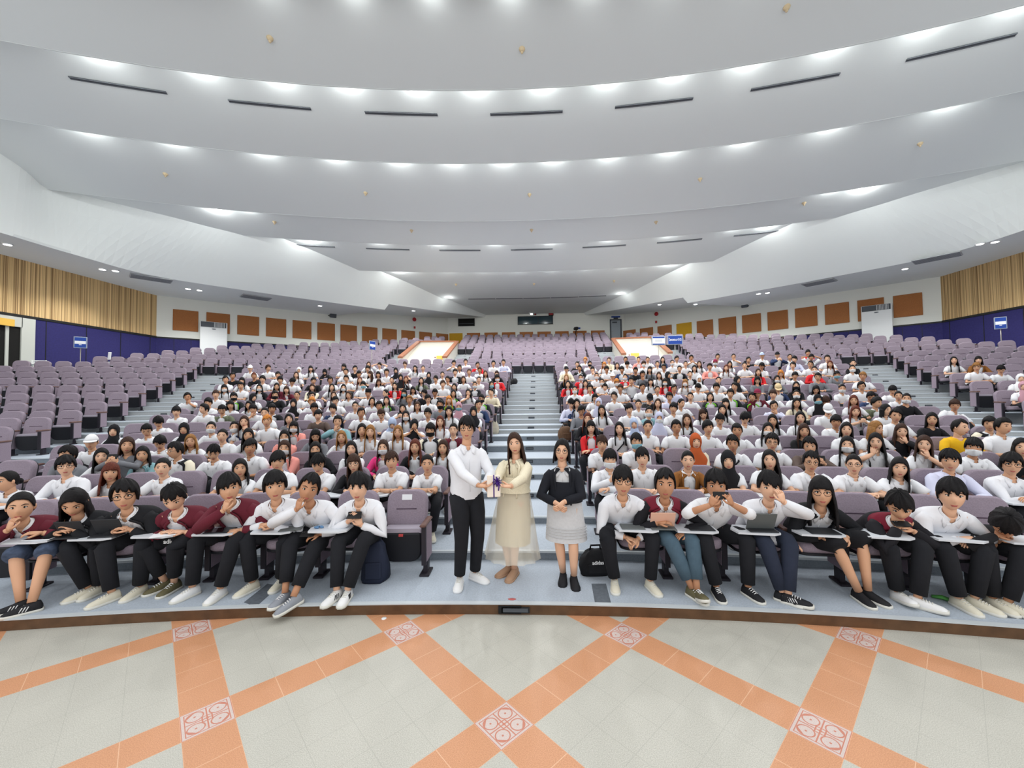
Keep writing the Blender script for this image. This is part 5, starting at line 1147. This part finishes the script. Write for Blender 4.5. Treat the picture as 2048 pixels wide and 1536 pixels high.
def phone_at(org, th, c, label, tilt=.3):
    root = empty('phone', np.array(org)+rotz(-th)@np.array(c), -th); g = G(); box(g, (0, 0, 0), (.145, .011, .074), 'black', rotx(-tilt), .004); g.obj('phone_body', root, False); g = G()
    for dx in (-.055, -.035): ball(g, (dx, .007, .016), (.008, .004, .008), 'screen_dark', 8, 5)
    g.obj('camera_lens', root); tag(root, label, 'phone', 'phones in sitters\' hands')
for it in ITEMS:
    w_ = it[4].split(', '); phone_at(it[1], it[2], it[3], 'dark phone held by sitter of '+', '.join(w_[-2:]))
for key, sgn, lb in ((717, 1, 'phone in the hands of the white-shirted sitter next to the empty front seat'), (618, 1, 'phone held low by the front sitter leaning on his hand'), (1799, 1, 'phone held by the bowed front sitter in black and maroon')):
    p_ = seat_of(key); w_, d_ = p_['D']['wr'][sgn]; phone_at(p_['org'], p_['tho'], w_+d_*.08+np.array([-.03, -.02, .03]), lb, 1.1)
# bags, bottle, straps on the floor
def bag(name, u, v, z, size, mt, label, ang=0., straps=True, letters=None, slump=.25, cat='bag', lean=0.):
    q = at_z(u, v, z); root = empty(name, (q[0], q[1], z), ang); w, d, h = size; g = G(); rings = []
    for t, sx in ((0, .92), (.08, 1.), (.35, 1.04), (.65, .95), (.88, .72), (1., .42)):
        rings.append([(w/2*sx*math.copysign(abs(math.cos(a))**.6, math.cos(a))+.02*math.sin(3*a+t*5), lean*t+d/2*sx*math.copysign(abs(math.sin(a))**.6, math.sin(a)), h*t+.01*math.sin(4*a)*(t > .5)) for a in np.arange(20)*PI/10])
    loft(g, rings, mt); g.obj('bag_body', root)
    if straps:
        g = G(); tube(g, [(-w*.18, d*.1, h*.95), (-w*.15, d*.05, h*1.18), (w*.15, d*.05, h*1.18), (w*.18, d*.1, h*.95)], .012, mt, 6, .5); g.obj('handle', root)
        g = G(); box(g, (0, -d*.5+lean*.35, h*.34), (w*.66, .035, h*.42), mt, bev=.012); g.obj('front_pocket', root, False)
    if letters: text(letters, h*.20, 'sign_white', root, (0, -d*.55+lean*.6, h*.60), (math.radians(72), 0, 0), 'lettering', .002, True)
    return tag(root, label, cat)
bag('shoulder_bag', 1192, 1146, .1, (.34, .20, .26), 'bag_black', 'slumped black sports bag with white lettering beside the first front seat', .1, True, 'adidas')
bag('backpack', 1131, 880, zr(8), (.34, .24, .34), 'bag_brown', 'brown backpack standing at the right edge of the centre stairs', .3)
bag('backpack', 1117, 783, zr(13), (.30, .22, .48), 'bag_green', 'dark green upright backpack high on the right edge of the centre stairs', .1)
bag('tote_bag', 988, 868, zr(8), (.26, .16, .40), 'bag_beige', 'beige tote bag at the left edge of the centre stairs', .2)
bag('backpack', 752, 1160, .1, (.26, .22, .42), 'bag_navy', 'dark navy bag on the floor between the last sitter and the empty front seat', .1)
bag('backpack', 1028, 768, zr(14)+.0, (.22, .34, .22), 'bag_black', 'black bag lying at the left top edge of the centre stairs', .4, False)
p_ = seat_of(349); q = p_['org']+rotz(-p_['tho'])@np.array([0, -.28, .47]); root = empty('lap_bag', q, -p_['tho']); g = G(); rings = [[(.17*s_*math.cos(a), .07*s_*math.sin(a), z) for a in np.arange(16)*PI/8] for z, s_ in ((0, .8), (.03, 1), (.10, 1), (.125, .7))]; loft(g, rings, 'bag_black'); g.obj('bag_body', root); text('adidas', .062, 'sign_white', root, (0, -.074, .062), (PI/2, 0, 0), 'lettering', .002, True); tag(root, 'black bag with white lettering on the lap of the front sitter in maroon', 'bag')
q = at_z(1182, 1132, .1); root = empty('water_bottle', q); g = G(); loft(g, [[(.032*s_*math.cos(a), .032*s_*math.sin(a), z) for a in np.arange(14)*PI/7] for z, s_ in ((0, .9), (.01, 1), (.06, .95), (.12, 1), (.155, .95), (.185, .45), (.2, .42))], 'bottle_clear'); g.obj('bottle', root); g = G(); loft(g, [[(.015*math.cos(a), .015*math.sin(a), z) for a in np.arange(12)*PI/6] for z in (.195, .218)], 'sign_white'); g.obj('cap', root); tag(root, 'clear water bottle standing by the first front seat right of the stairs', 'bottle')
q = at_z(1906, 1206, .1); g = G(); tube(g, [(q[0]-.10, q[1]+.10, .115), (q[0]-.04, q[1]+.06, .125), (q[0], q[1], .118), (q[0]+.05, q[1]-.03, .13), (q[0]+.09, q[1]-.08, .113)], [.02, .03, .024, .028, .012], 'strap_green', 8, .6); tag(g.obj('green_cloth'), 'scrap of green cloth on the carpet between front sitters\' shoes', 'cloth')
q = at_z(1024, 1198, .104); g = G(); loft(g, [[(q[0]+.04*s_*math.cos(a)*(1+.2*math.sin(3*a)), q[1]+.02*s_*math.sin(a), .1+z) for a in np.arange(12)*PI/6] for z, s_ in ((.0, 1), (.004, .9))], 'red_spot'); tag(g.obj('red_sticker'), 'small red scrap on the carpet at the kerb before the woman in cream', 'scrap')
q = at_z(768, 1237, 0); g = G(); loft(g, [[(q[0]+.025*s_*math.cos(a), q[1]+.025*s_*math.sin(a), z) for a in np.arange(12)*PI/6] for z, s_ in ((.0, 1), (.004, .9))], 'sign_white'); tag(g.obj('white_disc'), 'tiny white disc on an orange tile below the kerb', 'disc')
for pts, lb in (([(488, 1205), (535, 1168), (558, 1172), (512, 1214)], 'grey tape strip on the carpet left of the standing man'), ([(1183, 1168), (1212, 1168), (1222, 1206), (1190, 1206)], 'grey tape strip on the carpet beside the black sports bag'), ([(2000, 1235), (2060, 1240), (1985, 1195), (1970, 1200)], 'grey tape strip on the carpet at the right end of the front row')):
    P = [at_z(u, v, .1) for u, v in pts]; g = G(); g.add([(x, y, .1005) for x, y, z in P]+[(x, y, .1035) for x, y, z in P], [(4, 5, 6, 7), (0, 1, 5, 4), (1, 2, 6, 5), (2, 3, 7, 6), (3, 0, 4, 7)], 'grey_tape'); tag(g.obj('tape_strip', smooth=False), lb, 'tape')
q = at_z(1020, 1217, .05); g = G(); box(g, (q[0], YC+R0-.008, .05), (.22, .02, .07), 'black'); tag(g.obj('kerb_socket', smooth=False), 'black socket plate set in the brown kerb below the woman in cream', 'plate')
# ---------------------------------------------------------------- sign stands
def sign(name, u, v, r, w, h, yaw, build, label, base_z):
    q = at_r(u, v, r); root = empty(name, (q[0], q[1], q[2]), yaw); g = G(); box(g, (0, 0, 0), (w, .04, h), 'sign_frame', bev=.01); g.obj('frame', root, False); build(root, w, h)
    g = G(); L_ = q[2]-base_z; tube(g, [(0, .03, -h/2+.02), (0, .03, -L_+.03)], .018, 'metal_pole', 8); loft(g, [[(.16*s_*math.cos(a), .03+.16*s_*math.sin(a), -L_+z) for a in np.arange(14)*PI/7] for z, s_ in ((0, 1), (.02, .95), (.04, .3))], 'metal_pole'); g.obj('pole', root); return tag(root, label, 'sign')
def s_white(root, w, h):
    g = G(); box(g, (0, -.022, 0), (w*.88, .006, h*.88), 'sign_white'); g.obj('sheet', root, False); g = G()
    for z, hh in ((.36, .16), (-.38, .10)): box(g, (0, -.027, z*h), (w*.84, .004, hh*h), 'sign_blue')
    for z in (.12, .0, -.12): box(g, (0, -.026, z*h), (w*.5, .003, .025*h), 'sign_frame')
    g.obj('print_band', root, False)
def s_blue(body):
    def b(root, w, h):
        g = G(); box(g, (0, -.022, 0), (w*.88, .006, h*.86), 'sign_blue'); g.obj('sheet', root, False); text(body, h*.33, 'sign_white', root, (0, -.027, .02*h), (PI/2, 0, 0), 'lettering', .002, True)
    return b
def s_flag(root, w, h):
    g = G(); box(g, (0, -.022, 0), (w*.84, .006, h*.88), 'sign_blue'); g.obj('sheet', root, False); g = G(); box(g, (0, -.027, 0), (w*.8, .004, h*.26), 'sign_white'); box(g, (0, -.027, -h*.2), (w*.2, .004, h*.05), 'sign_white'); g.obj('print_band', root, False)
sign('sign_stand', 1317, 681.5, rr(17)+.35, .72, .46, .05, s_white, 'white sign on a pole before the right cream entrance box', zr(17))
sign('sign_stand', 1350, 680, rr(17)+.45, .76, .48, -.06, s_blue('โรงยนต์/2'), 'blue sign with white lettering right of the white sign', zr(17))
sign('sign_stand', 744.5, 691, rr(16)+.25, .44, .44, 1.25, s_flag, 'blue and white sign turned edge-on among the left seats', zr(16))
sign('sign_stand', 161, 685, rr(16)+1.4, .42, .50, .65, s_flag, 'blue and white sign on a pole against the left blue wall', zr(16))
sign('sign_stand', 2001, 646, rr(17)+.9, .36, .50, -.7, s_flag, 'small sign on a dark stand against the right blue wall', zr(17))
# white chair by the left door, paper on a seat, camera tripod at the back
q = at_r(72, 722, rr(15)+1.5); root = empty('white_chair', (q[0], q[1], zr(16)), .5); zt = q[2]-zr(16)
g = G()
for z in (-.0, -.07, -.14): box(g, (0, .2, zt+z+.02), (.46, .03, .045), 'white_plastic', bev=.008)
g.obj('backrest', root, False)
g = G(); box(g, (0, 0, .45), (.46, .44, .035), 'white_plastic', bev=.01); g.obj('seat', root, False)
for x in (-.2, .2):
    for y in (-.19, .2): g = G(); tube(g, [(x, y, .44 if y < 0 else zt+.05), (x, y, 0)], .018, 'white_plastic', 8); g.obj('leg', root)
tag(root, 'white slatted chair by the dark doorway at the left wall', 'chair')
q = at_r(219, 712, rr(16)+.9); g = G(); box(g, (0, 0, 0), (.12, .05, .34), 'paper', rotx(-.1), .01); tag(g.obj('paper_roll', smooth=False, loc=q), 'upright white paper on a left seat before the blue wall', 'paper')
q = at_y(1152, 657, YB-.9); root = empty('video_camera', (q[0], q[1], q[2]), .1); g = G(); box(g, (0, 0, 0), (.34, .4, .2), 'black', bev=.03); loft(g, [[(.09*math.cos(a), y, .09*math.sin(a)) for a in np.arange(12)*PI/6] for y in (-.2, -.34)], 'black'); g.obj('camera_body', root, False)
g = G(); box(g, (.28, 0, .02), (.16, .03, .14), 'sign_blue'); g.obj('viewfinder', root, False)
g = G(); L_ = q[2]-zr(27)
for a in (0, 2.1, 4.2): tube(g, [(0, 0, -.08), (.35*math.cos(a), .35*math.sin(a), -L_+.02)], .018, 'black', 6)
g.obj('tripod', root); tag(root, 'dark video camera on a tripod behind the top row', 'camera')
# ---------------------------------------------------------------- light
def light(kind, name, loc, energy, col=(1, 1, 1), **k):
    L = bpy.data.lights.new(name, kind); L.energy = energy; L.color = col
    for a, b in k.items(): setattr(L, a, b)
    o = bpy.data.objects.new(name, L); COL.objects.link(o); o.location = loc; return o
COVE = [(9.0, 11.35, [-6, -4, -2.2, -.3, 1.6, 3.4, 5.3]), (11.5, 11.1, [-11.5, -9.2, -7.2, -5.3, -3.3, -1.5, .5, 2.4, 4.3, 6.3, 8.3, 10.3, 12]),
        (14.7, 10.8, [-14.5, -12.3, -9.6, -7.2, -4.9, -2.9, -1., .9, 3.0, 5.2, 7.6, 10.2, 13.2]), (18.5, 10.3, [-12.5, 12.5]), (20.9, 10.1, [-11.0, -8, -5, -2, 1., 4., 7., 10.0]),
        (24.3, 9.7, [-7.4, -5.2, -3.1, -1., 1.1, 3.3, 5.5, 7.6])]
CS = [.60, .60, .50, .32, .32, .28]
for k, (Y, z, xs) in enumerate(COVE):
    r = Y-YC+.12
    for x in xs:
        q = pol(r, math.asin(x/r), z+.34*CS[k]); o = light('POINT', 'cove_lamp', q, (14, 62, 85, 110, 125, 125)[k]*CS[k]**1.6, (.97, 1., .99), shadow_soft_size=.04)
for x, y, z, e in ((13.7, 16.65, 10.42, 75), (11.5, 19.75, 10.24, 60), (8.2, 24.0, 9.82, 45), (6.2, 28.7, 9.05, 11)):
    for s_ in (-1, 1): light('POINT', 'cove_lamp', (s_*x, y, z), e, (.97, 1., .99), shadow_soft_size=.05)
for q in LAMP_POS:
    o = light('SPOT', 'soffit_lamp', (q[0], q[1], q[2]-.06), 260, (1, .99, .96), spot_size=2.2, spot_blend=.6, shadow_soft_size=.08)
# unseen fill spots added in the coves over the audience; stage lights over the front
for Y, z, xs, e in ((5.2, 11.75, (-9, -3, 3, 9), 170), (9.0, 11.35, (-11, -5.5, 0, 5.5, 11), 230), (11.5, 11.1, (-12, -6, 0, 6, 12), 280), (14.7, 10.8, (-12, -6, 0, 6, 12), 420), (18.5, 10.3, (-9, -4.5, 0, 4.5, 9), 640), (20.9, 10.1, (-8, -3, 3, 8), 480), (24.3, 9.7, (-6, -2, 2, 6), 400)):
    r = Y-YC+.2
    for x in xs: light('SPOT', 'added_cove_fill', pol(r, math.asin(x/r), z+.06), e, (1, 1, .99), spot_size=2.75, spot_blend=.7, shadow_soft_size=.12)
for x in (-4.5, 0, 4.5): 
    o = light('SPOT', 'stage_lamp', (x, -3.5, 7.5), 140, (1, .99, .97), spot_size=1.5, spot_blend=.7, shadow_soft_size=.3); o.rotation_euler = (math.radians(58), 0, 0)
W = bpy.data.worlds.new('world'); SC.world = W; W.use_nodes = True; W.node_tree.nodes['Background'].inputs[0].default_value = (.97, .99, 1, 1); W.node_tree.nodes['Background'].inputs[1].default_value = 1.3
SC.view_settings.view_transform = 'Standard'; SC.view_settings.look = 'None'; SC.view_settings.gamma = 1; SC.view_settings.use_curve_mapping = False; SC.view_settings.exposure = 0.
SC.cycles.max_bounces = 5; SC.cycles.diffuse_bounces = 4; SC.cycles.glossy_bounces = 2; SC.cycles.caustics_reflective = False; SC.cycles.caustics_refractive = False
